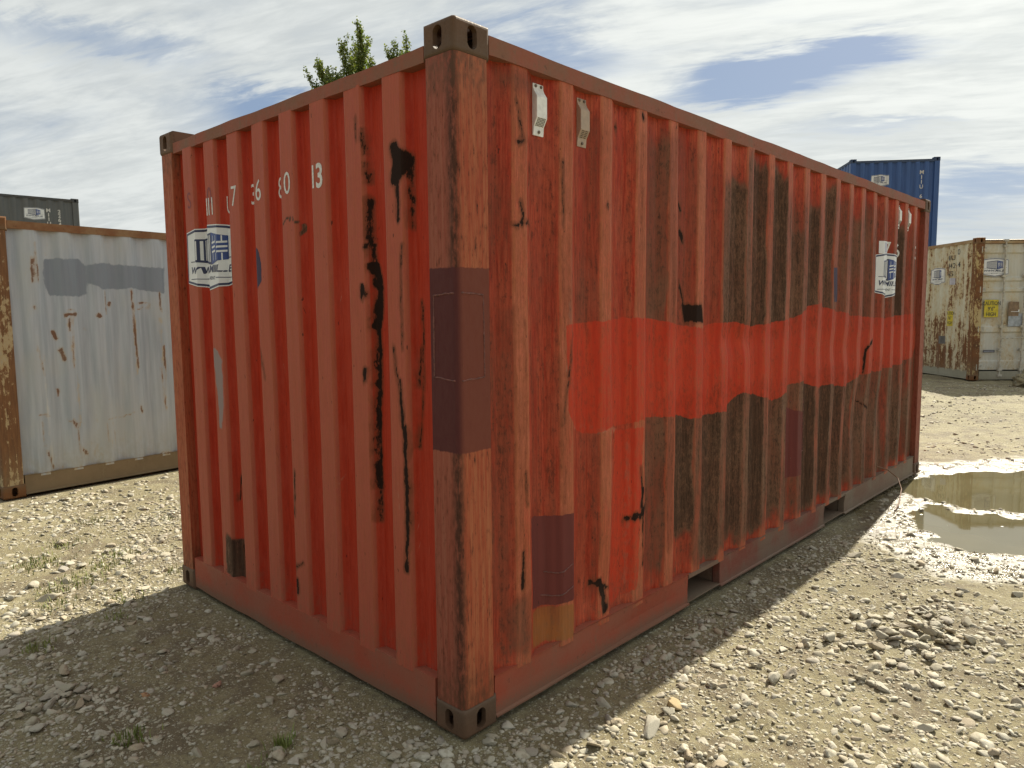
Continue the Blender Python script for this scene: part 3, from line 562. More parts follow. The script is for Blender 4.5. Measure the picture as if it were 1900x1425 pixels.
# corner castings: rounded hollow blocks with real slots, one mesh for each of the four corners
def casting_mesh(sx, sy):
    def tmp(bm, nm):
        me = bm_mesh(nm, bm); o = bpy.data.objects.new(nm, me); COL.objects.link(o); return o
    bm = bmesh.new(); add_box(bm, (0, 0, 0), (.178, .162, .118))
    es = [e for e in bm.edges if all(v.co.x < .01 or v.co.y < .01 for v in e.verts)]
    bmesh.ops.bevel(bm, geom=es, offset=.016, segments=4, profile=.5, affect='EDGES'); a = tmp(bm, 'a')
    def oval(axis, c, hw, hh, l0, l1, n=20):
        bm = bmesh.new(); pr = []
        for k in range(n):
            t = 2*math.pi*k/n; s_ = math.sin(t); p = (hw*math.cos(t), (hh-hw)*(1 if s_ > 0 else -1) + hw*s_)
            pr.append((c[0]+p[0], l0, c[1]+p[1]) if axis == 'y' else ((l0, c[0]+p[0], c[1]+p[1]) if axis == 'x' else (c[0]+p[0], c[1]+p[1], l0)))
        add_prism(bm, pr, (0, l1-l0, 0) if axis == 'y' else ((l1-l0, 0, 0) if axis == 'x' else (0, 0, l1-l0))); return tmp(bm, 'c')
    bm = bmesh.new(); add_box(bm, (.022, .022, .02), (.16, .145, .098)); cav = tmp(bm, 'c')
    cut = [cav, oval('y', (.089, .060), .024, .040, -.02, .05), oval('x', (.082, .060), .024, .040, -.02, .05), oval('z', (.089, .081), .030, .055, .08, .14)]
    for c in cut:
        md = a.modifiers.new('b', 'BOOLEAN'); md.object = c; md.operation = 'DIFFERENCE'; md.solver = 'EXACT'
    dg = bpy.context.evaluated_depsgraph_get(); dg.update(); me = bpy.data.meshes.new_from_object(a.evaluated_get(dg)); me.name = 'corner_casting'
    for o in [a]+cut: bpy.data.objects.remove(o)
    bm = bmesh.new(); bm.from_mesh(me)
    for v in bm.verts: v.co.x *= sx; v.co.y *= sy
    bmesh.ops.recalc_face_normals(bm, faces=bm.faces); bm.to_mesh(me); bm.free(); me.materials.clear()
    return me
CAST = {(a, b): casting_mesh(a, b) for a in (1, -1) for b in (1, -1)}
def post_mesh(sx, sy, h0, h1, i=.004, w=.150):
    """angled corner post with a rounded outer edge"""
    r = .022; pr = [(i, w), (i, i+r)] + [(i+r-r*math.cos(t), i+r-r*math.sin(t)) for t in (R(22), R(45), R(68))] + [(i+r, i), (w+.012, i), (w+.012, .055), (.07, .07), (.055, w)]
    bm = bmesh.new(); add_prism(bm, [(x*sx, y*sy, h0) for x, y in pr], (0, 0, h1-h0)); return bm_mesh('corner_post', bm)

def container(name, label, cat, loc, yaw, L, W, H, mats, group, du=.03, dz=.05, main=False, doors=None, marks=None, hidden=False):
    """local x along the length, y across; side A faces -y, side B faces +y, end A faces -x, end B faces +x"""
    root = empty(name, label, cat, Matrix.Translation(loc) @ Matrix.Rotation(yaw, 4, 'Z'), group)
    ms, me_, mp, mr, mb, mc = (mats[k] for k in ('side', 'end', 'post', 'rail', 'low', 'cast'))
    walls = {}
    z0s, z1s = .165, H-.092
    def dentA(u, z):
        du_ = -.085*sstep(u, 3.3, 4.3)*sstep(-u, -5.3, -4.6)*sstep(-z, -1.15, -.45)*(1-.25*sstep(-z, -.35, -.15))
        dn = .018*(fbm(u*1.3, z*1.1, 3, 5)-.5) + .022*np.exp(-((u-4.3)/.25)**2-((z-.75)/.3)**2) + .018*np.exp(-((u-4.9)/.2)**2-((z-.8)/.25)**2) + .016*np.exp(-((u-2.2)/.3)**2-((z-1.42)/.08)**2) + .014*np.exp(-((u-3.9)/.4)**2-((z-1.3)/.12)**2)
        dn = dn + .012*np.exp(-((u-.95)/.2)**2-((z-.3)/.2)**2)
        dzz = sstep(-z, -.30, -.165)*(.022*(fbm(u*3.1, z*0, 3, 11)-.5) + .020*np.exp(-((u-1.5)/.2)**2))
        return du_ + .006*(fbm(u*2, z*2.2, 3, 9)-.5), dn, dzz
    def dentE(u, z): return .004*(fbm(u*3, z*1.5, 3, 21)-.5), .008*(fbm(u*2, z*1.2, 3, 22)-.5), 0*u
    mk = MARKS if main else {}
    walls['A'] = Wall((0, 0, 0), (1, 0, 0), (0, -1, 0), .15, L-.15, z0s, z1s, .308, SIDE_P)
    walls['B'] = Wall((0, W, 0), (1, 0, 0), (0, 1, 0), .15, L-.15, z0s, z1s, .308, SIDE_P)
    walls['E'] = Wall((0, 0, 0), (0, 1, 0), (-1, 0, 0), .14, W-.14, .17, H-.118, .300, END_P)
    walls['F'] = Wall((L, 0, 0), (0, 1, 0), (1, 0, 0), .14, W-.14, .17, H-.118, .300, END_P)
    if main:
        walls['A'].dent, walls['E'].dent = dentA, dentE
        link('side_wall', walls['A'].mesh('side_wall', .0085, .0125, mk['side'], rib_grime), M['side'], root, 'right-hand long wall, blotched red with dark grime and a fresh red band')
        link('end_wall', walls['E'].mesh('end_wall', .006, .011, mk['end']), M['end'], root, 'short end wall with white numbers and black rust streaks')
        nul = dict(poly=[], stroke=[])
        link('side_wall', walls['B'].mesh('side_wall', .07, .3, nul), M['side'], root); link('end_wall', walls['F'].mesh('end_wall', .07, .3, nul), M['end'], root)
    else:
        for k, nm, mt in (('A', 'side_wall', ms), ('B', 'side_wall', ms), ('E', 'end_wall', me_), ('F', 'end_wall', me_)):
            if k == 'E' and doors: continue
            dense = marks and k in marks
            link(nm, walls[k].mesh(nm, .018 if dense else du, .022 if dense else dz, marks[k] if dense else None), mt, root)
    # posts, castings
    for ax, sx in ((0, 1), (L, -1)):
        for ay, sy in ((0, 1), (W, -1)):
            link('corner_post', post_mesh(sx, sy, .116, H-.116), M['post_plain'] if main and (ax or ay) else mp, root, None, None, Matrix.Translation((ax, ay, 0)))
            for z in (0, H-.118):
                Mx = Matrix.Translation((ax, ay, z)) if z else Matrix.Translation((ax, ay, .118)) @ Matrix.Scale(-1, 4, (0, 0, 1))
                link('corner_casting', CAST[(sx, sy)], mc, root, None, None, Mx)
    # rails
    for y0, y1 in ((.006, .066), (W-.066, W-.006)):
        link('top_rail', wavy_box('top_rail', (.178, y0, H-.097), (L-.178, y1, H-.030), 0, .012 if main else .003, 1, .005), mr, root)
    for x0, x1 in ((.006, .07), (L-.07, L-.006)):
        link('end_rail', wavy_box('end_rail', (x0, .162, H-.124), (x1, W-.162, H-.068), 1, .012 if main else .003, 2, .005), mr, root)
        link('bottom_sill', wavy_box('bottom_sill', (x0, .165, .016), (x1, W-.165, .187), 1, .014 if main else .003, 3, .005), mb, root)
    pockets = [(1.655, 2.010), (3.60, 4.02)] if main else []
    for side_, (ya, yb) in (('A', (.006, .060)), ('B', (W-.060, W-.006))):
        spans = []; x = .176
        for a, b_ in pockets: spans.append((x, a)); x = b_
        spans.append((x, L-.176))
        for i, (a, b_) in enumerate(spans):
            bm = bmesh.new(); n = max(2, int((b_-a)/.05))
            xs = np.linspace(a, b_, n)
            yo, yi = (ya, yb) if side_ == 'A' else (yb, ya)
            sg = 1 if side_ == 'A' else -1
            rows = []
            for q in xs:
                wv = (fbm(np.array([q*2.5]), np.array([3.0]), 3, 4)[0]-.5)*.016 if main else 0
                k = .012*math.exp(-((q-1.25)/.35)**2) if main else 0
                pr = [(yo+sg*.05, .020), (yo-sg*.004, .020+wv*.4), (yo-sg*.004, .027+wv*.4), (yo+sg*(.006+k), .032), (yo+sg*(.008+k), .100), (yo+sg*(.006+wv), .178+wv), (yo+sg*.002, .188+wv), (yo+sg*.05, .188+wv)]
                rows.append([bm.verts.new((q, p[0], p[1])) for p in pr])
            for A_, B_ in zip(rows, rows[1:]):
                for k in range(8): bm.faces.new((A_[k], A_[(k+1) % 8], B_[(k+1) % 8], B_[k]))
            bm.faces.new(rows[0]); bm.faces.new(rows[-1][::-1])
            mt = mb if not (main and i > 0) else M['rail_grey']
            if main and side_ == 'A' and i == 1: mt = M['rail_mid']
            link('bottom_rail', bm_mesh('bottom_rail', bm), mt, root)
    for a, b_ in pockets:
        bm = bmesh.new()
        add_box(bm, (a-.004, .02, .155), (b_+.004, W-.02, .163)); add_box(bm, (a-.004, .012, .030), (b_+.004, W-.012, .036))
        add_box(bm, (a-.012, .062, .037), (a-.005, W-.062, .154)); add_box(bm, (b_+.005, .062, .037), (b_+.012, W-.062, .154))
        add_box(bm, (a+.002, .009, .164), (b_-.002, .05, .186))
        link('fork_pocket', bm_mesh('fork_pocket', bm), M['rail_grey'], root)
    # roof, floor
    bm = bmesh.new(); n = int(L/.105); xs = np.linspace(.07, L-.07, n*2)
    ro = [[bm.verts.new((x, y, H-.045+(.018 if (i//2) % 2 else 0))) for y in (.06, W-.06)] for i, x in enumerate(xs)]
    for A_, B_ in zip(ro, ro[1:]): bm.faces.new((A_[0], B_[0], B_[1], A_[1]))
    link('roof', bm_mesh('roof', bm), mats.get('roof', mr), root)
    link('floor', box_mesh('floor', (.08, .065, .166), (L-.08, W-.065, .192), 0), M['dark'], root)
    return root, walls

# main red container: long side along world +y at x=0, end wall along -x at y=0
M['rail_mid'] = rail_paint('red_rail_mid', (.22, .07, .05), (.20, .13, .095), (.22, .15, .11), (.02, .10, .5, (.16, .12, .085)), .2)
red_m = dict(side=M['side'], end=M['end'], post=M['post'], rail=M['rail_top'], low=M['rail_low'], cast=M['casting'], roof=M['roof'])
red, rw = container('shipping_container', 'big rust-streaked red container in the middle of the gravel yard', 'shipping container', (0, 0, 0), R(90), 6.058, 2.438, 2.591, red_m, 'shipping containers in the yard', main=True)
WA, WE = rw['A'], rw['E']

def vent(wall, uc, zlo, mat, parent, slots, label):
    """clip-on ventilator cover: screw plate, hood, slanted grille"""
    def P(u, d, z): return Vector(wall.o + (uc+u)*wall.ua + z*np.array([0, 0, 1.0]) + d*wall.n)
    db = -(wall.P['inset']+wall.P['depth'])
    bm = bmesh.new(); w = .030
    prof = [(0, 0), (.006, 0), (.009, .034), (.026, .066), (.026, .145), (.012, .166), (.007, .178), (.006, .196), (0, .196)]
    a = [bm.verts.new(P(-w, db+d, zlo+z)) for d, z in prof]; b = [bm.verts.new(P(w, db+d, zlo+z)) for d, z in prof]
    n = len(prof)
    for i in range(n): bm.faces.new((a[i], a[(i+1) % n], b[(i+1) % n], b[i]))
    bm.faces.new(a[::-1]); bm.faces.new(b)
    v = link('vent', bm_mesh('vent', bm, .0025), mat, parent, label)
    bm = bmesh.new()
    cols, rows = (2, 5) if slots else (6, 6)
    for i in range(cols):
        for j in range(rows):
            t = (j+.7)/(rows+.4); uu = (i-(cols-1)/2)*(.022 if slots else .0080); hw = .0085 if slots else .0024; hh = .0016 if slots else .0024
            q = []
            for du_, dt in ((-hw, -hh), (hw, -hh), (hw, hh), (-hw, hh)):
                tt = t + dt/.048; q.append(bm.verts.new(P(uu+du_, db+.0094+.017*tt+.0006, zlo+.034+.032*tt-.0006)))
            bm.faces.new(q)
    link('grille', bm_mesh('grille', bm), M['hole'], v)
    for uu, zz, dd in ((-.016, .187, .0065), (.016, .187, .0065), (0, .014, .008)):
        bm = bmesh.new(); c0 = P(uu, db+dd-.002, zlo+zz); add_tube(bm, [c0, c0+Vector(wall.n)*.006], .006, 6); link('screw', bm_mesh('screw', bm), M['screw'], v)
    return v

vent(WA, .483, 2.272, M['white_plastic'], red, False, 'white ventilator cover with a fine grille')
vent(WA, .760, 2.272, M['beige_plastic'], red, True, 'beige ventilator cover with slots')
vent(WA, .483+.2775*17, 2.272, M['white_plastic'], red, False, 'far pale ventilator cover, left one')
vent(WA, .483+.2775*18, 2.272, M['white_plastic'], red, False, 'far pale ventilator cover, right one')
logo(WE, 1.905, 1.888, .505, red, True, 'white shield sticker on the end wall')
logo(WA, 4.93, 1.868, .56, red, False, 'white shield sticker on the far end of the long wall')
def glyph(wall, ch, u, z, size, parent, mat, flip, bold=0.0, xs=1.0, nm='number_marking'):
    vf = text2d(ch, size, 0, bold, xs); vf = shift(vf, u, z, flip); return put(wall, vf, .0012, nm, mat, parent)
for ch, u, bd in [('I', 1.897, 0), ('I', 1.874, 0), ('I', 1.838, 0), ('U', 1.735, 0), ('7', 1.603, 0), ('3', 1.492, 0), ('6', 1.362, 0), ('8', 1.228, 0), ('0', 1.103, 0), ('1', .893, 0), ('3', .846, .022)]:
    glyph(WE, ch, u, 2.098 if ch in 'IU' else 2.118, .090 if ch in 'IU' else .098, red, M['white_mark'], True, bd, .85)
for ch, u in [('S', 2.10), ('0', 1.865)]: glyph(WE, ch, u, 2.155, .085, red, M['faint_mark'], True, 0, .95)
for ch, u, mt in [('7', 4.955, 'white_mark'), ('6', 5.225, 'white_mark'), ('0', 5.452, 'orange_mark'), ('3', 5.66, 'white_mark')]:
    glyph(WA, ch, u, 2.030, .115, red, M[mt], False, .01, .9)
put(WA, rect(4.70, 2.035, 4.93, 2.135), .0012, 'data_plate', M['sticker'], red); put(WA, rect(4.765, 2.045, 4.86, 2.125), .0018, 'data_plate', M['grey_ink'], red)
# welded repair plates
def weld_line(pts, r=.0032):
    bm = bmesh.new(); P = []
    for a, b in zip(pts, pts[1:]):
        n = max(2, int((Vector(b)-Vector(a)).length/.012))
        for k in range(n): P.append(Vector(a).lerp(Vector(b), k/n) + Vector((random.uniform(-1, 1), random.uniform(-1, 1), random.uniform(-1, 1)))*.0012)
    P.append(Vector(pts[-1])); add_tube(bm, P, [r*random.uniform(.7, 1.25) for _ in P], 6); return bm_mesh('weld_seam', bm)
e_ = .0045
ring_ = [(.133, e_, 1.350), (.026, e_, 1.343), (e_, .026, 1.343), (e_, .133, 1.352), (e_, .131, 1.648), (e_, .026, 1.655), (.026, e_, 1.655), (.131, e_, 1.650), (.133, e_, 1.350)]
link('weld_seam', weld_line(ring_), M['weld'], red, 'weld bead round the maroon patch on the corner post')
for zz, ua, ub in ((.50, .50, .66), (.40, .48, .66)):
    us = np.linspace(ua, ub, 10); pts = [tuple(WA.pos(np.array([u]), np.array([zz+.01*math.sin(u*30)]), .001)[0]) for u in us]
    link('weld_seam', weld_line(pts, .0028), M['weld'], red)
pts = [tuple(WA.pos(np.array([u]), np.array([z]), .001)[0]) for u, z in ((3.02, .98), (3.24, .99), (3.25, .62), (3.03, .60))]
link('weld_seam', weld_line(pts, .004), M['weld'], red)

# pale grey container on the left
M['grey_wall'] = worn_paint('grey_paint', ((.33, .38, .43), (.46, .51, .56), (.46, .48, .46)), ((.10, .040, .016), (.20, .085, .030)), .345, fade=None, wear=True, patch=(.17, .205, .25), streaky=.6)
M['grey_post'] = worn_paint('grey_post_paint', ((.38, .33, .24), (.44, .40, .30), (.36, .27, .15)), ((.11, .042, .016), (.21, .09, .032)), .47, streaky=1.3)
M['grey_rail'] = rail_paint('grey_rail', (.22, .10, .045), (.30, .19, .10), (.16, .06, .025), None, .4)
M['grey_low'] = rail_paint('grey_low', (.20, .15, .09), (.24, .18, .11), (.26, .21, .13), (.02, .12, .5, (.19, .15, .09)), .15)
M['rust_cast'] = rail_paint('rusty_casting', (.17, .075, .03), (.21, .11, .05), (.10, .045, .02), (.0, .07, .5, (.17, .13, .08)), .5)
grey_m = dict(side=M['grey_wall'], end=M['grey_wall'], post=M['grey_post'], rail=M['grey_rail'], low=M['grey_low'], cast=M['rust_cast'])
grey, gw = container('shipping_container', 'pale grey container with darker repainted stripe, left of the red one', 'shipping container', (-5.589, -.192, 0), 1.6655, 6.058, 2.438, 2.438, grey_m, 'shipping containers in the yard', marks=dict(A=MARKS['grey']))

# dark grey container stacked behind it
M['char_wall'] = worn_paint('charcoal_paint', ((.085, .095, .10), (.115, .12, .118), (.10, .095, .085)), ((.06, .03, .015), (.10, .05, .02)), .12)
M['char_rail'] = rail_paint('charcoal_rail', (.07, .075, .08), (.09, .085, .08), (.06, .055, .05))
char_m = dict(side=M['char_wall'], end=M['char_wall'], post=M['char_wall'], rail=M['char_rail'], low=M['char_rail'], cast=M['char_rail'])
DK = (-21.8545, -.6009)
M['green_wall'] = worn_paint('under_container_paint', ((.10, .12, .12), (.13, .14, .14), (.12, .12, .10)), ((.07, .03, .015), (.13, .06, .02)), .3)
green_m = dict(side=M['green_wall'], end=M['green_wall'], post=M['green_wall'], rail=M['char_rail'], low=M['char_rail'], cast=M['char_rail'])
container('shipping_container', 'hidden lower container carrying the charcoal container behind the pale grey one', 'shipping container', (DK[0], DK[1], 0), 1.50221, 6.058, 2.438, 2.438, green_m, 'shipping containers in the yard', du=.08, dz=.4)
dark, dw = container('shipping_container', 'charcoal container with a white logo sticker, its top showing above the pale grey one', 'shipping container', (DK[0], DK[1], 2.438), 1.50221, 6.058, 2.438, 2.438, char_m, 'shipping containers in the yard')
logo(dw['A'], 4.97, 1.95, .50, dark, False, 'white shield sticker on the charcoal wall')
for i, ch in enumerate('MIIU'): glyph(dw['A'], ch, 5.30, 2.015-.12*i, .095, dark, M['white_mark'], False, .02)
for i, ch in enumerate('2264'): glyph(dw['A'], ch, 5.56, 2.00-.115*i, .095, dark, M['white_mark'], False, .02)

# rusty cream high-cube container with doors, far right
CR = ((.54, .53, .42), (.62, .61, .50), (.56, .50, .34)); RU = ((.085, .028, .010), (.20, .070, .020))
M['cream_side'] = worn_paint('cream_paint_side', CR, RU, .385, streaky=1.3, lowmore=.05)
M['cream_door'] = worn_paint('cream_paint_door', ((.52, .52, .46), (.60, .60, .54), (.55, .50, .35)), RU, .455, streaky=.35, lowmore=.06, along='y')
M['cream_post'] = worn_paint('cream_paint_post', ((.47, .38, .18), (.50, .44, .27), (.40, .28, .10)), RU, .47, streaky=1.3)
M['cream_rail'] = rail_paint('cream_rail', (.30, .18, .09), (.38, .29, .17), (.13, .05, .02), None, .5)
M['cream_low'] = rail_paint('cream_low', (.30, .29, .22), (.34, .33, .26), (.22, .20, .15), (.02, .10, .3, (.2, .17, .11)), .1)
M['door_metal'] = simple('door_hardware', (.44, .42, .35), .5, 0, .3, 20)
M['gasket'] = simple('door_gasket', (.05, .045, .04), .8)
cream_m = dict(side=M['cream_side'], end=M['cream_side'], post=M['cream_post'], rail=M['cream_rail'], low=M['cream_low'], cast=M['rust_cast'])
RQ = (-1.453, 15.646, .108, .760); c_, s_ = math.cos(RQ[3]), math.sin(RQ[3]); RW = 2.438
cream, cw = container('shipping_container', 'cream rusty container with doors and a yellow caution sign, far right', 'shipping container', (RQ[0]+RW*c_, RQ[1]+RW*s_, RQ[2]), RQ[3]+R(90), 6.058, RW, 2.896, cream_m, 'shipping containers in the yard', doors=True)
logo(cw['B'], 1.375, 2.185, .56, cream, True, 'white shield sticker on the cream side wall')
for t, u, z in (('MIIU', .91, 2.50), ('5442', .90, 2.33), ('45G1', .90, 2.16)): glyph(cw['B'], t, u, z, .105, cream, M['black_mark'], True, .01, .82)
glyph(cw['B'], '4', .60, 2.34, .11, cream, M['black_mark'], True, .01)
glyph(cw['B'], '0', .62, 2.60, .12, cream, M['black_mark'], True, .01)
put(cw['B'], rect(.76, 1.98, .90, 2.12), .0012, 'data_plate', M['grey_ink'], cream)
put(cw['B'], rect(.78, 1.10, .93, 1.42), .0012, 'caution_sticker', M['yellow'], cream)
for t, z in (('CAUTION', 1.34), ("9'6\"", 1.24), ('HIGH', 1.14)): put(cw['B'], shift(text2d(t, .065, 0, .01, .55), .855, z, True), .0022, 'caution_sticker', M['black_mark'], cream)
put(cw['B'], rect(1.02, .71, 1.20, .88), .002, 'dark_plate', simple('dark_plate', (.12, .12, .12), .6), cream)
# doors on end A (plane x = 0, outside is -x); f runs from the left edge as seen
def DP(f, d, z): return (-d, RW-f, z)
def dbox(bm, f0, f1, d0, d1, z0, z1): add_box(bm, (-d1, RW-f1, z0), (-d0, RW-f0, z1))
for di, (f0, f1) in enumerate(((.125, 1.212), (1.226, 2.313))):
    bm = bmesh.new(); zb, zt = .215, 2.765
    # pressed door leaf: flat bands and recessed bands
    bands = [(zb, .40, 0), (.40, .98, 1), (.98, 1.10, 0), (1.10, 1.80, 1), (1.80, 1.88, 0), (1.88, 2.02, 1), (2.02, 2.10, 0), (2.10, 2.58, 1), (2.58, zt, 0)]
    pr = []
    for z0, z1, k in bands:
        d = -.040-.026*k
        pr += [(d, z0+.014), (d, z1-.014)]
    pr[0] = (pr[0][0], zb); pr[-1] = (pr[-1][0], zt)
    a = [bm.verts.new(DP(f0, d, z)) for d, z in pr]; b = [bm.verts.new(DP(f1, d, z)) for d, z in pr]
    for i in range(len(pr)-1): bm.faces.new((a[i], b[i], b[i+1], a[i+1]))
    door = link('door', bm_mesh('door', bm), M['cream_door'], cream, 'left door leaf with the yellow caution sign' if di == 0 else None)
    bm = bmesh.new()
    for q0, q1 in ((f0-.008, f0+.022), (f1-.022, f1+.006)): dbox(bm, q0, q1, -.05, -.028, zb, zt)
    link('door_frame', bm_mesh('door_frame', bm, .003), M['door_metal'], door)
    bm = bmesh.new(); dbox(bm, f0-.012, f1+.01, -.075, -.07, zb-.02, zt+.02); link('gasket', bm_mesh('gasket', bm), M['gasket'], door)
    fh = f0 if di == 0 else f1
    for zc in (2.655, 1.85, 1.05, .27):
        bm = bmesh.new(); sg = 1 if di == 0 else -1
        a0, a1 = sorted((fh-.075*sg, fh+.10*sg)); dbox(bm, a0, a1, -.045, -.018, zc-.045, zc+.045)
        add_tube(bm, [DP(fh-.02*sg, -.014, zc-.06), DP(fh-.02*sg, -.014, zc+.06)], .014, 8); link('hinge', bm_mesh('hinge', bm, .004), M['door_metal'], door)
    for q, fr in enumerate((f0+.455 if di == 0 else f0+.32, f1-.20 if di == 0 else f1-.455)):
        bm = bmesh.new(); add_tube(bm, [DP(fr, -.004, .10), DP(fr, -.004, 2.83)], .017, 10); rod = link('lock_rod', bm_mesh('lock_rod', bm), M['door_metal'], door)
        for zc in (.22, .62, 1.10, 2.12, 2.72, .10, 2.83):
            bm = bmesh.new(); dbox(bm, fr-.045, fr+.045, -.04, .016, zc-.022, zc+.022); link('rod_bracket', bm_mesh('rod_bracket', bm, .004), M['door_metal'], rod)
        zh = .86 + .05*q
        bm = bmesh.new(); add_tube(bm, [DP(fr, .015, zh), DP(fr+.10, .03, zh-.004), DP(fr+.44, .03, zh+.015), DP(fr+.52, .02, zh+.015)], [.012, .011, .011, .016], 8)
        link('door_handle', bm_mesh('door_handle', bm), M['door_metal'], door)
FD = Flat((.036, 0, 0), (0, 1, 0), (-1, 0, 0))
logo(FD, RW-.40, 2.30, .56, cream, True, 'white shield sticker on the cream left door')
pl = put(FD, rect(RW-.505, 1.29, RW-.215, 1.645), .012, 'caution_sign', M['yellow'], cream, 'yellow caution sign on the cream left door')
for t, z, xs in (('CAUTION', 1.535, .78), ("9'6\"", 1.425, .9), ('HIGH', 1.315, .8)): put(FD, shift(text2d(t, .075, 0, .012, xs), RW-.36, z, True), .014, 'sign_lettering', M['black_mark'], pl)
put(FD, rect(RW-.925, 1.31, RW-.715, 1.60), .012, 'brown_plate', simple('brown_plate', (.22, .15, .09), .6), cream)
bm = bmesh.new(); dbox(bm, .76, .93, -.02, -.01, 1.395, 1.405); dbox(bm, .905, .93, -.02, -.008, 1.40, 1.44); link('white_latch', bm_mesh('white_latch', bm), M['sticker'], cream)
pl = put(FD, rect(RW-.475, .572, RW-.235, .622), .012, 'dark_plate', simple('dark_plate_door', (.06, .07, .09), .5), cream); put(FD, rect(RW-.455, .592, RW-.255, .602), .013, 'plate_line', M['grey_ink'], pl)
put(FD, rect(RW-1.15, 1.10, RW-.72, 1.36), .011, 'grey_patch', simple('grey_patch', (.34, .38, .42), .6), cream)

# blue container stacked behind the cream one
M['blue_wall'] = worn_paint('blue_paint', ((.030, .082, .25), (.040, .105, .30), (.035, .085, .23)), ((.06, .03, .015), (.10, .05, .02)), .05, streaky=.5, along='y')
M['blue_rail'] = rail_paint('blue_rail', (.05, .075, .14), (.06, .09, .16), (.05, .06, .10), None, .2)
blue_m = dict(side=M['blue_wall'], end=M['blue_wall'], post=M['blue_wall'], rail=M['blue_rail'], low=M['blue_rail'], cast=M['blue_rail'])
BQ = (-5.726, 20.866, .1, .627); c_, s_ = math.cos(BQ[3]), math.sin(BQ[3]); bl = (BQ[0]+RW*c_, BQ[1]+RW*s_)
container('shipping_container', 'hidden lower container carrying the blue one behind the cream container', 'shipping container', (bl[0], bl[1], BQ[2]), BQ[3]+R(90), 6.058, RW, 2.896, green_m, 'shipping containers in the yard', du=.08, dz=.4)
blue, bw = container('shipping_container', 'bright blue container on top of a stack, behind the far end of the red one', 'shipping container', (bl[0], bl[1], BQ[2]+2.896), BQ[3]+R(90), 6.058, RW, 2.896, blue_m, 'shipping containers in the yard')
logo(bw['E'], RW-.82, 2.28, .50, blue, True, 'white shield sticker on the blue end wall')
for i, ch in enumerate('MIIU 6003'):
    if ch != ' ': glyph(bw['E'], ch, RW-1.965, 2.43-.135*i, .105, blue, M['white_mark'], True, .02)

# ------------------------------------------------------------------ terrain
UP = [(.12, 5.28), (.12, 5.9), (.28, 6.4), (.9, 6.95), (2.2, 7.5), (2.9, 6.4), (1.9, 5.35), (1.0, 5.07), (.64, 4.98), (.42, 5.06), (.24, 5.16)]
LO = [(.42, 4.55), (.42, 4.80), (.48, 4.84), (.6, 4.70), (1.02, 4.86), (1.8, 5.0), (2.4, 4.5), (1.7, 3.85), (1.15, 3.90), (.92, 3.80), (.75, 3.84), (.58, 4.12), (.50, 4.25)]
def puddle_sd(x, y):
    P = np.c_[x, y]; P2 = P + np.c_[fbm(x*5, y*5, 3, 31)-.5, fbm(x*5, y*5, 3, 37)-.5]*.22
    return np.maximum(poly_sd(P2, UP), poly_sd(P2, LO))
WATER = -.016
def height(x, y):
    x = np.asarray(x, float); y = np.asarray(y, float)
    h = .030*(fbm(x*.7, y*.7, 3, 1)-.5) + .020*(fbm(x*2.6, y*2.6, 3, 2)-.5) + .013*(fbm(x*9, y*9, 3, 3)-.5)
    ridg = np.abs(fbm(x*16, y*16, 2, 4)-.5)
    h = h + .014*(ridg-.12) + .009*(fbm(x*38, y*38, 2, 6)-.5)
    # churned mud ruts in the right foreground
    rut = sstep(fbm(x*3.3+9, y*3.3, 3, 8), .52, .66)*sstep(x, .25, .5)*sstep(-y, -1.3, -.5)
    h = h - .022*rut + .016*rut*fbm(x*24, y*24, 2, 12)
    fx = np.minimum(np.minimum(x+2.55, .10-x), np.minimum(y+.10, 6.16-y)); f1 = sstep(fx, -.35, .06)
    cg, sg_ = math.cos(1.6655), math.sin(1.6655); lx = (x+5.589)*cg+(y+.192)*sg_; ly = -(x+5.589)*sg_+(y+.192)*cg
    f2 = sstep(np.minimum(np.minimum(lx+.1, 6.16-lx), np.minimum(ly+.1, 2.54-ly)), -.35, .06)
    h = h*(1-np.maximum(f1, f2)*.9) - .010*np.maximum(f1, f2)
    near = (np.abs(x) < 6) & (np.abs(y-5) < 6)
    sd = np.full(x.shape, -9.0)
    if near.any(): sd[near] = puddle_sd(x[near], y[near])
    basin = sstep(sd, -.14, .12)
    h = h*(1-.55*basin) - .048*basin
    far = sstep(np.hypot(x-CAM[0], y-CAM[1]), 11, 15.5)
    h = h*(1+.8*far) + .105*far
    return h, sd
def axis_lines(lo, hi, core0, core1, fine, mid, ext):
    a = np.arange(core0, core1, fine); left = []; x = core0; st = fine
    while x > -ext:
        st = st*1.02 if x > lo else st*1.16
        if x > lo: st = min(st, mid)
        x -= st; left.append(x)
    right = []; x = a[-1]; st = fine
    while x < ext:
        st = st*1.02 if x < hi else st*1.16
        if x < hi: st = min(st, mid)
        x += st; right.append(x)
    return np.array(left[::-1] + list(a) + right)
gx = axis_lines(-7.5, 3.5, -3.2, 1.9, .017, .05, 900); gy = axis_lines(-2, 17, -1.5, 4.6, .017, .05, 900)
GX, GY = np.meshgrid(gx, gy); hx, hsd = height(GX.ravel(), GY.ravel())
nu = len(gx); i = (np.arange(nu-1)[None, :] + nu*np.arange(len(gy)-1)[:, None]).ravel()
gme = mesh_np('ground', np.c_[GX.ravel(), GY.ravel(), hx], np.c_[i, i+1, i+1+nu, i+nu], True)
fattr(gme, 'wet', np.clip(sstep(hsd + .5*(fbm(GX.ravel()*2.2, GY.ravel()*2.2, 3, 51)-.5), -.95, -.10), 0, 1))

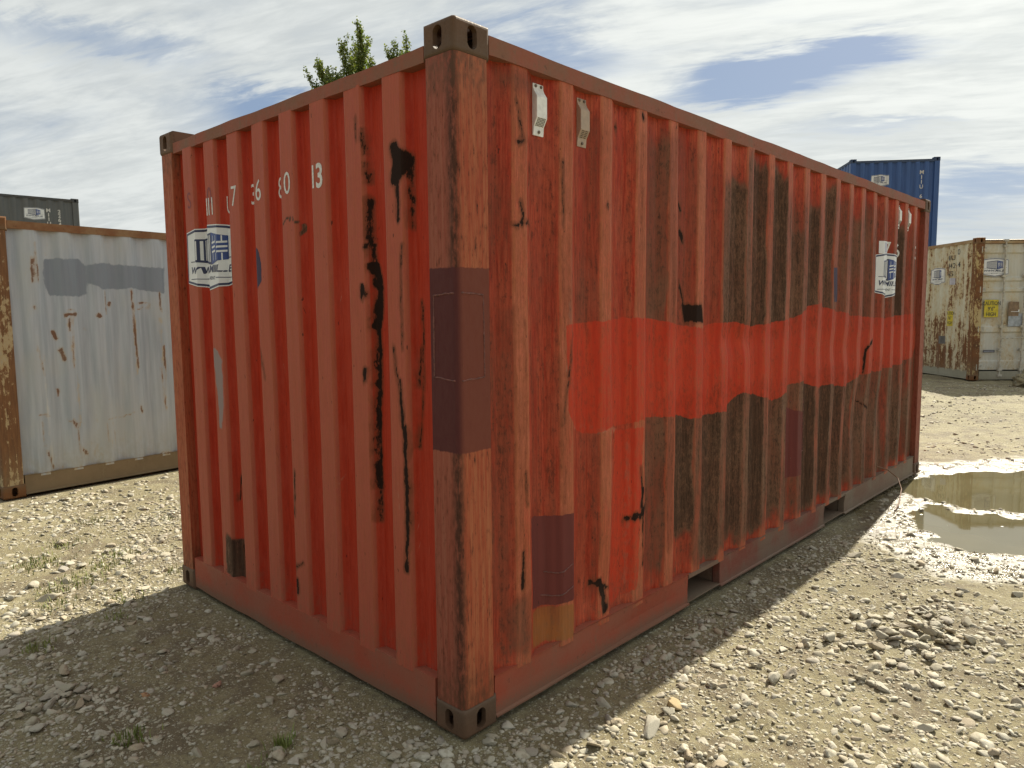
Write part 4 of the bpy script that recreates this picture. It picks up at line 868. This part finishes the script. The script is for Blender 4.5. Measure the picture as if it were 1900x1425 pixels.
def ground_mat():
    m, g, b = newmat('gravel_ground'); p = g.obj(); wet = g.attr('wet').outputs['Fac']
    big = g.noise(p, .8, 5, .6); med = g.noise(p, 6, 6, .65); fine = g.noise(p, 55, 5, .7); gr = g.noise(p, 260, 3, .7)
    col = g.mix(g.ss(big, .35, .65), (.190, .155, .076), (.245, .205, .108)); col = g.mix(g.mul(g.ss(med, .42, .66), .7), col, (.30, .26, .145))
    col = g.mix(g.mul(g.ss(g.noise(p, 3.1, 6, .7, .4), .47, .60), .80), col, (.128, .094, .052))
    col = g.mix(g.mul(g.ss(fine, .50, .62), .65), col, (.100, .076, .045)); col = g.mix(g.mul(g.ss(gr, .56, .66), .5), col, (.36, .33, .25))
    # embedded pebbles of two sizes
    pv = g.vadd(p, g.vscale(g.new('ShaderNodeTexNoise').outputs['Color'], (.0, .0, .0)))
    hsum = g.mul(fine, .5)
    for sc, rad, dens in ((30, .36, .50), (62, .36, .50), (125, .40, .45)):
        v = g.vor(g.vscale(pv, (1, 1, .2)), sc); dist = v.outputs['Distance']; cr = g.rgb(v.outputs['Color'])
        pick = g.ss(g.add(cr[0], g.mul(g.sub(med, .5), .8)), 1-dens, 1-dens+.06)
        rr = g.add(rad*.6, g.mul(cr[1], rad*.6)); msk = g.mul(pick, g.ss(dist, rr, g.mul(rr, .75)))
        pc = g.mix(cr[2], (.24, .215, .14), (.45, .415, .30)); col = g.mix(g.mul(msk, .85), col, pc)
        hsum = g.add(hsum, g.mul(g.mul(msk, g.sub(rr, g.mul(dist, .8))), 60.0/sc*1.2))
    dampn = g.ss(g.add(wet, g.mul(g.sub(med, .5), .5)), .18, .62)
    col = g.mix(dampn, col, g.mix(1.0, col, (.60, .56, .50), 'MULTIPLY'))
    g.set(b.inputs['Base Color'], col)
    slick = g.mul(dampn, g.ss(g.noise(p, 9, 4, .6), .40, .56))
    g.set(b.inputs['Roughness'], g.add(g.ss(dampn, 0, 1, .86, .42), g.mul(slick, -.26))); b.inputs['Specular IOR Level'].default_value = .5
    g.set(b.inputs['Normal'], g.bump(g.mul(g.add(hsum, g.mul(gr, .45)), g.ss(dampn, 0, 1, 1.0, .42)), .9, .012))
    return m
M['ground'] = ground_mat()
link('ground', gme, M['ground'], None, None, 'structure')

# muddy puddle
def water_mat():
    m, g, b = newmat('puddle_water'); p = g.obj()
    g.set(b.inputs['Base Color'], g.mix(g.ss(g.noise(p, 1.4, 3, .5), .3, .7), (.100, .086, .044), (.130, .112, .060)))
    b.inputs['Roughness'].default_value = .03; b.inputs['IOR'].default_value = 1.33
    g.set(b.inputs['Normal'], g.bump(g.noise(p, 4, 2, .5), .05, .004)); return m
bm = bmesh.new(); n = 24
fc = [bm.verts.new((1.45+1.9*math.cos(2*math.pi*k/n), 5.55+2.4*math.sin(2*math.pi*k/n), WATER)) for k in range(n)]; bm.faces.new(fc)
bme = bm_mesh('puddle', bm); bme.materials.clear(); link('puddle', bme, water_mat(), None, None, 'structure')

# ------------------------------------------------------------------ stones
def stone_mat():
    m, g, b = newmat('limestone_rubble'); p = g.obj(); tone = g.attr('tone').outputs['Fac']; rnd = g.new('ShaderNodeObjectInfo').outputs['Random']
    t = g.m('FRACT', g.add(tone, g.mul(rnd, .97))); n = g.noise(p, 38, 5, .65); f = g.noise(p, 190, 3, .7)
    ramp = g.new('ShaderNodeValToRGB'); g.set(ramp.inputs[0], t); cr = ramp.color_ramp; cr.interpolation = 'LINEAR'
    for pos, c in ((0, (.35, .31, .225)), (.25, (.46, .42, .32)), (.5, (.40, .37, .295)), (.68, (.49, .455, .365)), (.82, (.38, .31, .21)), (.92, (.33, .30, .25)), (1, (.42, .37, .27))):
        if pos in (0, 1): e = cr.elements[0 if pos == 0 else -1]
        else: e = cr.elements.new(pos)
        e.position = pos; e.color = c+(1,)
    col = g.mix(g.mul(g.ss(n, .45, .65), .5), ramp.outputs[0], (.21, .17, .11)); col = g.mix(g.mul(g.ss(f, .55, .7), .35), col, (.50, .47, .41))
    g.set(b.inputs['Base Color'], col); b.inputs['Roughness'].default_value = .85; g.set(b.inputs['Normal'], g.bump(g.add(n, g.mul(f, .5)), .5, .004)); return m
M['stone'] = stone_mat()
M['stone_orange'] = simple('orange_stone', (.36, .20, .10), .85, 0, .3, 40, .4)
M['stone_yellow'] = simple('ochre_stone', (.40, .30, .16), .85, 0, .3, 40, .4)
M['stone_brick'] = simple('pink_stone', (.38, .21, .15), .85, 0, .3, 40, .4)
def rock(level, seed, cuts):
    r = np.random.default_rng(seed); bm = bmesh.new(); bmesh.ops.create_icosphere(bm, subdivisions=level, radius=1)
    bm.verts.ensure_lookup_table(); V = np.array([v.co for v in bm.verts]); F = np.array([[v.index for v in f.verts] for f in bm.faces]); bm.free()
    V = V*(1+r.normal(0, .13, (len(V), 1)))
    for _ in range(cuts):
        n = r.normal(size=3); n /= np.linalg.norm(n); d = r.uniform(.42, .85); k = np.maximum(0, V@n-d); V = V - k[:, None]*n
    V *= np.array([1, r.uniform(.62, .95), r.uniform(.38, .68)]); return V, F
BANK1 = [rock(1, 100+k, 2) for k in range(14)]; BANK2 = [rock(2, 200+k, 9) for k in range(14)]; BANK3 = [rock(3, 300+k, 11) for k in range(10)]
def blocked(x, y):
    b = (x > -2.50) & (x < .03) & (y > -.03) & (y < 6.1)
    cg, sg_ = math.cos(1.6655), math.sin(1.6655); lx = (x+5.589)*cg+(y+.192)*sg_; ly = -(x+5.589)*sg_+(y+.192)*cg
    return b | ((lx > -.05) & (lx < 6.1) & (ly > -.05) & (ly < 2.5))
def seen(x, y):
    """inside the field of view with a margin, on the ground"""
    d = np.c_[x-CAM[0], y-CAM[1]]; f = d@np.array([math.cos(YAW), math.sin(YAW)]); r_ = d@np.array([math.sin(YAW), -math.cos(YAW)])
    return (f > 1.2) & (np.abs(r_) < f*.78+.5)
def scatter(n, dist_lo, dist_hi, smin, smax, power, bank, sink, densmap=True, seed=0):
    r = np.random.default_rng(seed); out = []
    while len(out) < 1 or sum(len(o[0]) for o in out) < n:
        k = n*3; rr = np.sqrt(r.uniform(dist_lo**2, dist_hi**2, k)); a = r.uniform(YAW-.9, YAW+.9, k)
        x = CAM[0]+rr*np.cos(a); y = CAM[1]+rr*np.sin(a); ok = seen(x, y) & ~blocked(x, y)
        dm = sstep(fbm(x*1.6, y*1.6, 3, 61), .32, .62)*.75+.25*sstep(fbm(x*6, y*6, 2, 62), .4, .6)
        sd = np.full(k, -9.0); nr = (np.abs(x) < 6) & (np.abs(y-5) < 6); sd[nr] = puddle_sd(x[nr], y[nr]); dm = dm*np.where(sd > -.08, .10, np.where(sd > -.4, .45, 1))
        ok &= (r.uniform(0, 1, k) < dm) if densmap else True
        x, y = x[ok], y[ok]; s = smin+(smax-smin)*r.uniform(0, 1, len(x))**power; out.append((x, y, s))
    x, y, s = (np.concatenate([o[j] for o in out])[:n] for j in range(3)); return x, y, s, r
def stones_mesh(name, x, y, s, r, bank, sink):
    h = height(x, y)[0]; bi = r.integers(0, len(bank), len(x)); Vs, Fs, Ts = [], [], []; off = 0
    for b in range(len(bank)):
        idx = np.where(bi == b)[0]
        if not len(idx): continue
        V, F = bank[b]; a = r.uniform(0, 2*math.pi, len(idx)); tx = r.normal(0, .22, len(idx)); ty = r.normal(0, .22, len(idx))
        P = V[None]*s[idx, None, None]*np.c_[r.uniform(.75, 1.3, len(idx)), r.uniform(.75, 1.2, len(idx)), r.uniform(.65, 1.1, len(idx))][:, None, :]
        P[:, :, 2] += P[:, :, 0]*tx[:, None] + P[:, :, 1]*ty[:, None]
        ca, sa = np.cos(a)[:, None], np.sin(a)[:, None]; X = P[:, :, 0]*ca-P[:, :, 1]*sa; Y = P[:, :, 0]*sa+P[:, :, 1]*ca
        zt = P[:, :, 2] - P[:, :, 2].min(1)[:, None]; hz = zt.max(1)
        Z = zt - (sink[0]+(sink[1]-sink[0])*r.uniform(0, 1, len(idx)))[:, None]*hz[:, None] + h[idx, None]
        Vs.append(np.stack([X+x[idx, None], Y+y[idx, None], Z], 2).reshape(-1, 3)); Fs.append((F[None]+(np.arange(len(idx))*len(V))[:, None, None]+off).reshape(-1, 3)); off += len(idx)*len(V)
        Ts.append(np.repeat(r.uniform(0, 1, len(idx)), len(V)))
    me = mesh_np(name, np.concatenate(Vs), np.concatenate(Fs)); fattr(me, 'tone', np.concatenate(Ts)); return me
def gravel(name, label, n, a, b, s0, s1, pw, bank, sink, seed):
    x, y, s, r = scatter(n, a, b, s0, s1, pw, bank, sink, True, seed)
    o = link(name, stones_mesh(name, x, y, s, r, bank, sink), M['stone'], None, label, 'stuff'); o['category'] = 'gravel'; return o
gravel('gravel', 'fine pale gravel lying all over the near part of the yard', 27000, 1.3, 6.5, .004, .014, 2.2, BANK1, (.25, .75), 1)
gravel('gravel', 'loose limestone pebbles strewn over the near part of the yard', 8000, 1.3, 7.5, .010, .037, 2.8, BANK2, (.35, .80), 2)
gravel('gravel', 'coarser pebbles sprinkled over the middle and far yard', 9000, 5.5, 17, .010, .034, 2.0, BANK1, (.25, .7), 3)

STONE_ME = []
for k, (V, F) in enumerate(BANK3): STONE_ME.append(mesh_np('stone', V, F))
def stone(x, y, s, label, group, mat=None, sink=.28, k=None, dz=0.0):
    me = STONE_ME[k if k is not None else random.randrange(len(STONE_ME))]
    o = bpy.data.objects.new('stone', me); COL.objects.link(o)
    if len(me.materials) == 0: me.materials.append(M['stone'])
    if mat: o.material_slots[0].link = 'OBJECT'; o.material_slots[0].material = mat
    sx, sy, sz = s*random.uniform(.85, 1.25), s*random.uniform(.8, 1.1), s*random.uniform(.7, 1.05)
    z = float(height(np.array([x]), np.array([y]))[0][0]); zmin = min(v.co.z for v in me.vertices)*sz; zmax = max(v.co.z for v in me.vertices)*sz
    o.location = (x, y, z - zmin - sink*(zmax-zmin) + dz); o.rotation_euler = (random.uniform(-.3, .3), random.uniform(-.3, .3), random.uniform(0, 6.28)); o.scale = (sx, sy, sz)
    o['label'] = label; o['category'] = 'stone'
    if group: o['group'] = group
    return o
# single stones one can point at
stone(-1.25, -.66, .030, 'orange-brown stone among grey ones in the shade at lower left', None, M['stone_orange'], k=1)
stone(.44, .74, .052, 'largest ochre-yellow stone at the edge of the red container\'s shadow', None, M['stone_yellow'], .35, k=2)
stone(.37, 3.10, .060, 'lone dark-shadowed stone on the sunlit ground nearest the long shadow edge', None, None, .2, k=3)
stone(.66, 1.20, .045, 'angular pale stone standing up in the sunlit mud right of the shadow', None, None, .15, k=4)
stone(.46, .55, .050, 'blocky white stone with a flat top in the sunlit foreground', None, None, .2, k=5)
stone(-.95, .13-.35, .036, 'squarish grey stone in the shade below the short end wall', None, None, .2, k=6)
stone(-1.10, -.42, .024, 'pinkish brick-coloured pebble in the shade at lower left', None, M['stone_brick'], .3, k=7)
G1 = 'stones of the loose heap on the sunlit right-hand ground'; L1 = 'buff limestone stone in the loose heap on the sunlit ground at right'
hx0, hy0 = .98, 2.05
for k in range(70):
    a = random.uniform(0, 6.28); q = random.gauss(0, 1); x = hx0+random.gauss(0, .13)+.10*random.uniform(-1, 1); y = hy0+random.gauss(0, .27)
    d = math.hypot((x-hx0)/.2, (y-hy0)/.4); stone(x, y, random.uniform(.022, .045), L1, G1, None, .15, None, max(0, .022*(1-d)))
G2 = 'stones of the pile in the shade at lower left'; L2 = 'rounded grey stone in the pile in the shade at lower left'
for k in range(34):
    x = -1.48+random.gauss(0, .10); y = -.93+random.gauss(0, .09); stone(x, y, random.uniform(.018, .036), L2, G2, None, .2, None, .006)
G3 = 'stones scattered on the sunlit gravel at right'; L3 = 'pale stone lying loose on the sunlit gravel right of the red container'
n = 0
while n < 88:
    x, y = random.uniform(.15, 1.75), random.uniform(-.1, 4.2)
    if x < .30 or not seen(np.array([x]), np.array([y]))[0] or puddle_sd(np.array([x]), np.array([y]))[0] > -.12: continue
    stone(x, y, random.uniform(.018, .042), ('pale loose stone close to the edge of the long shadow on the right' if x < .52 and y > .5 else 'pale loose stone in the bottom right sunlit foreground' if y < .8 else 'pale loose stone between the heap and the bottom right foreground' if y < 1.6 else 'pale loose stone beside the buff heap on the sunlit ground' if y < 2.6 else 'pale loose stone between the buff heap and the puddle'), G3, None, .35); n += 1
G4 = 'stones in the shadow along the long wall'; L4 = 'grey stone in the strip of shadow along the long red wall'
n = 0
while n < 40:
    x, y = random.uniform(.06, .30), random.uniform(-.15, 3.0)
    stone(x, y, random.uniform(.016, .034), ('grey shaded stone beside the near corner post of the red container' if y < .6 else 'grey shaded stone below the maroon patch of the long red wall' if y < 1.5 else 'grey shaded stone near the first fork pocket of the long red wall'), G4, None, .3); n += 1
G5 = 'stones scattered on the sunlit gravel at left'; L5 = 'pale stone lying loose on the sunlit gravel between the grey and red containers'
n = 0
while n < 90:
    x, y = random.uniform(-5.3, -2.3), random.uniform(-.9, 1.3)
    if not seen(np.array([x]), np.array([y]))[0] or blocked(np.array([x]), np.array([y]))[0]: continue
    stone(x, y, random.uniform(.022, .058), ('pale stone lying at the foot of the pale grey container' if x < -4.4 else 'pale stone among the grass tufts on the sunlit gravel at left' if y < -.1 and x < -2.7 else 'pale stone on sunlit gravel near the red container\'s far left corner' if x > -2.9 else 'pale stone on the sunlit gravel midway between the grey and red containers'), G5, None, .4); n += 1
G6 = 'stones in the shade of the short end wall'; L6 = 'pale stone on shaded gravel in front of the short end wall'
n = 0
while n < 60:
    x, y = random.uniform(-2.1, .1), random.uniform(-1.2, -.12)
    if not seen(np.array([x]), np.array([y]))[0]: continue
    stone(x, y, random.uniform(.016, .036), ('pale stone lying close under the short end wall, in shade' if y > -.35 else 'pale stone at the bottom edge of the picture, in shade' if y < -.8 else 'pale stone in the middle of the shade before the short end wall'), G6, None, .4); n += 1
G7 = 'dark stones poking out of the puddle'; L7 = 'dark wet stone poking out of the muddy puddle'
M['stone_wet'] = simple('wet_stone', (.10, .075, .045), .35, 0, .3, 40, .3)
for x, y in ((.30, 5.95), (.42, 5.55), (.75, 5.9), (1.0, 6.3), (.62, 4.35), (.85, 4.2), (.93, 4.55), (.55, 4.5), (1.2, 4.6), (1.3, 5.7), (.38, 4.62)): stone(x, y, random.uniform(.022, .035), L7, G7, M['stone_wet'], .1, None, .015)
# grey-brown mound cut by the right edge of the picture
V, F = rock(4, 777, 6); rm_ = mesh_np('earth_mound', V*np.array([.42, .45, .42]), F); hh_ = float(height(np.array([-.32]), np.array([15.05]))[0][0])
o = link('earth_mound', rm_, M['ground'], None, 'grey-brown earth mound at the right, in front of the cream doors'); o.location = (-.20, 15.0, hh_+.06); o['category'] = 'mound'; fattr(rm_, 'wet', np.zeros(len(V)))

# bent wire sticking out from under the red container
bm = bmesh.new(); P = [Vector((-.02, 4.78, .27)), Vector((.05, 4.86, .235)), Vector((.12, 4.90, .17)), Vector((.18, 4.80, .10)), Vector((.215, 4.62, .03)), Vector((.225, 4.47, -.01))]
Q = []
for a, b in zip(P, P[1:]): Q += [a.lerp(b, t/6) for t in range(6)]
add_tube(bm, Q+[P[-1]], .005, 6); o = link('bent_wire', bm_mesh('bent_wire', bm, 0, 2, True), simple('rusty_wire', (.20, .10, .05), .6), None, 'thin rusty wire bending from the red long wall down to the ground'); o['category'] = 'wire'

# sparse grass
def grass_mat():
    m, g, b = newmat('grass_blades'); n = g.noise(g.obj(), 7, 3, .6); g.set(b.inputs['Base Color'], g.mix(g.ss(n, .3, .7), (.13, .17, .030), (.24, .25, .070))); b.inputs['Roughness'].default_value = .6
    b.inputs['Subsurface Weight'].default_value = 0; return m
V = []; F = []
tufts = [(-3.53, -.5, .10, 40), (-2.96, -.39, .11, 60), (-3.10, -.19, .10, 50), (-2.84, -.56, .09, 34), (-2.45, -.32, .09, 34), (-2.11, -.83, .05, 34), (-.5, -.46, .035, 40), (-.96, -.83, .05, 40), (-3.4, -.46, .12, 40), (-3.3, -.05, .1, 30), (-2.62, -.62, .07, 26), (-2.7, .1, .06, 16), (-4.3, .1, .1, 24), (-3.9, .5, .1, 18), (-.40, -.62, .04, 18), (-2.2, -.45, .05, 16), (-3.8, -.25, .12, 40)]
for x0, y0, sp_, n in tufts:
    for k in range(int(n*2.2)):
        x = x0+random.gauss(0, sp_*.7); y = y0+random.gauss(0, sp_*.7)
        if blocked(np.array([x]), np.array([y]))[0]: continue
        z = float(height(np.array([x]), np.array([y]))[0][0]); a = random.uniform(0, 6.28); L_ = random.uniform(.012, .042); w = random.uniform(.0018, .0038); ln = random.uniform(.1, .8)*L_
        ca, sa = math.cos(a), math.sin(a); b0 = len(V)
        V += [(x-sa*w, y+ca*w, z-.003), (x+sa*w, y-ca*w, z-.003), (x+ca*ln*.4+sa*w*.7, y+sa*ln*.4-ca*w*.7, z+L_*.6), (x+ca*ln*.4-sa*w*.7, y+sa*ln*.4+ca*w*.7, z+L_*.6), (x+ca*ln, y+sa*ln, z+L_)]
        F += [(b0, b0+1, b0+2), (b0, b0+2, b0+3), (b0+3, b0+2, b0+4)]
o = link('grass', mesh_np('grass', V, F), grass_mat(), None, 'sparse short green grass tufts in the gravel at left', 'stuff'); o['category'] = 'grass'

# ------------------------------------------------------------------ trees
def leaf_mat():
    m, g, b = newmat('leaves'); n = g.noise(g.obj(), 3.0, 3, .6); t = g.attr('tone').outputs['Fac']
    c = g.mix(t, (.075, .125, .028), (.19, .22, .055)); g.set(b.inputs['Base Color'], g.mix(g.mul(g.ss(n, .4, .65), .5), c, (.085, .12, .03))); b.inputs['Roughness'].default_value = .5
    tr = g.new('ShaderNodeBsdfTranslucent'); g.set(tr.inputs[0], g.mix(t, (.10, .16, .02), (.24, .27, .04))); mx = g.new('ShaderNodeMixShader'); mx.inputs[0].default_value = .38
    out = m.node_tree.nodes['Material Output']; g.l.new(b.outputs[0], mx.inputs[1]); g.l.new(tr.outputs[0], mx.inputs[2]); g.l.new(mx.outputs[0], out.inputs[0]); return m
M['leaf'] = leaf_mat(); M['bark'] = simple('pale_bark', (.20, .18, .14), .8, 0, .3, 8, .4)
def tree(name, label, x, y, H, spread, seed, lean=(0, 0)):
    r = random.Random(seed); root = empty(name, label, 'tree', Matrix.Translation((x, y, 0)), 'young trees behind the red container')
    bm = bmesh.new(); tr = [(lean[0]*t*t, lean[1]*t*t, H*.93*t) for t in [k/10 for k in range(11)]]
    add_tube(bm, [Vector(p)+Vector((0, 0, -.1 if i == 0 else 0)) for i, p in enumerate(tr)], [.16*(1-.9*k/10)+.008 for k in range(11)], 8)
    tips = []
    def limb(p, d, L_, rad, lvl):
        pts = [p]; n = 5; q = Vector(p); dd = Vector(d).normalized()
        for k in range(n):
            dd = (dd + Vector((r.uniform(-.12, .12), r.uniform(-.12, .12), .16))).normalized(); q = q + dd*L_/n; pts.append(q.copy())
        add_tube(bm, pts, [rad*(1-.8*k/n)+.003 for k in range(n+1)], 5)
        if lvl < 2:
            for k in range(1, n+1):
                for _ in range(2 if lvl == 0 else 1):
                    a = r.uniform(0, 6.28); s_ = Vector((math.cos(a), math.sin(a), r.uniform(.5, 1.1))); limb(pts[k], dd*.9+s_*.55, L_*r.uniform(.30, .5), rad*.4, lvl+1)
        tips.append(pts)
    for k in range(44):
        t = .25+.66*k/44; p = Vector((lean[0]*t*t, lean[1]*t*t, H*.93*t)); a = k*2.4+r.uniform(-.4, .4); L_ = spread*(1.25-t*.62)*r.uniform(.75, 1.2)
        limb(p, Vector((math.cos(a), math.sin(a), .75+t*.75)), L_, .05*(1.1-t), 0)
    limb(Vector(tr[-1]), Vector((0, 0, 1)), H*.08, .015, 1)
    link('trunk', bm_mesh('trunk', bm), M['bark'], root)
    V = []; F = []; T = []
    for pts in tips:
        for a, b in zip(pts[0:], pts[1:]):
            for _ in range(max(2, int((b-a).length/.011))):
                q = a.lerp(b, r.random()) + Vector((r.gauss(0, .05), r.gauss(0, .05), r.gauss(0, .05))); s_ = r.uniform(.030, .054)
                n = Vector((r.gauss(0, 1), r.gauss(0, 1), r.gauss(.3, 1))).normalized(); e1 = n.orthogonal().normalized(); e2 = n.cross(e1); ph = r.uniform(0, 6.28); e1, e2 = e1*math.cos(ph)+e2*math.sin(ph), e2*math.cos(ph)-e1*math.sin(ph)
                b0 = len(V); V += [q-e1*s_, q+e2*s_*.72+n*s_*.12, q+e1*s_*1.15, q-e2*s_*.72+n*s_*.12]; F.append((b0, b0+1, b0+2, b0+3)); tt = r.random(); T += [tt]*4
    me = mesh_np('crown', np.array([tuple(v) for v in V]), np.array(F)); fattr(me, 'tone', T); link('crown', me, M['leaf'], root)
def along(u, dist):
    """ground point below the picture column u at a given distance"""
    a = YAW - math.atan((u-950)/FPX); return CAM[0]+dist*math.cos(a), CAM[1]+dist*math.sin(a)
TX, TY = along(664, 26.0); tree('birch_tree', 'upright young tree with the taller crown tip, left of the two behind the red container', TX, TY, 9.95, 2.5, 5)
TX, TY = along(768, 27.0); tree('birch_tree', 'upright young tree half hidden by the top corner of the red container', TX, TY, 10.95, 1.9, 11)
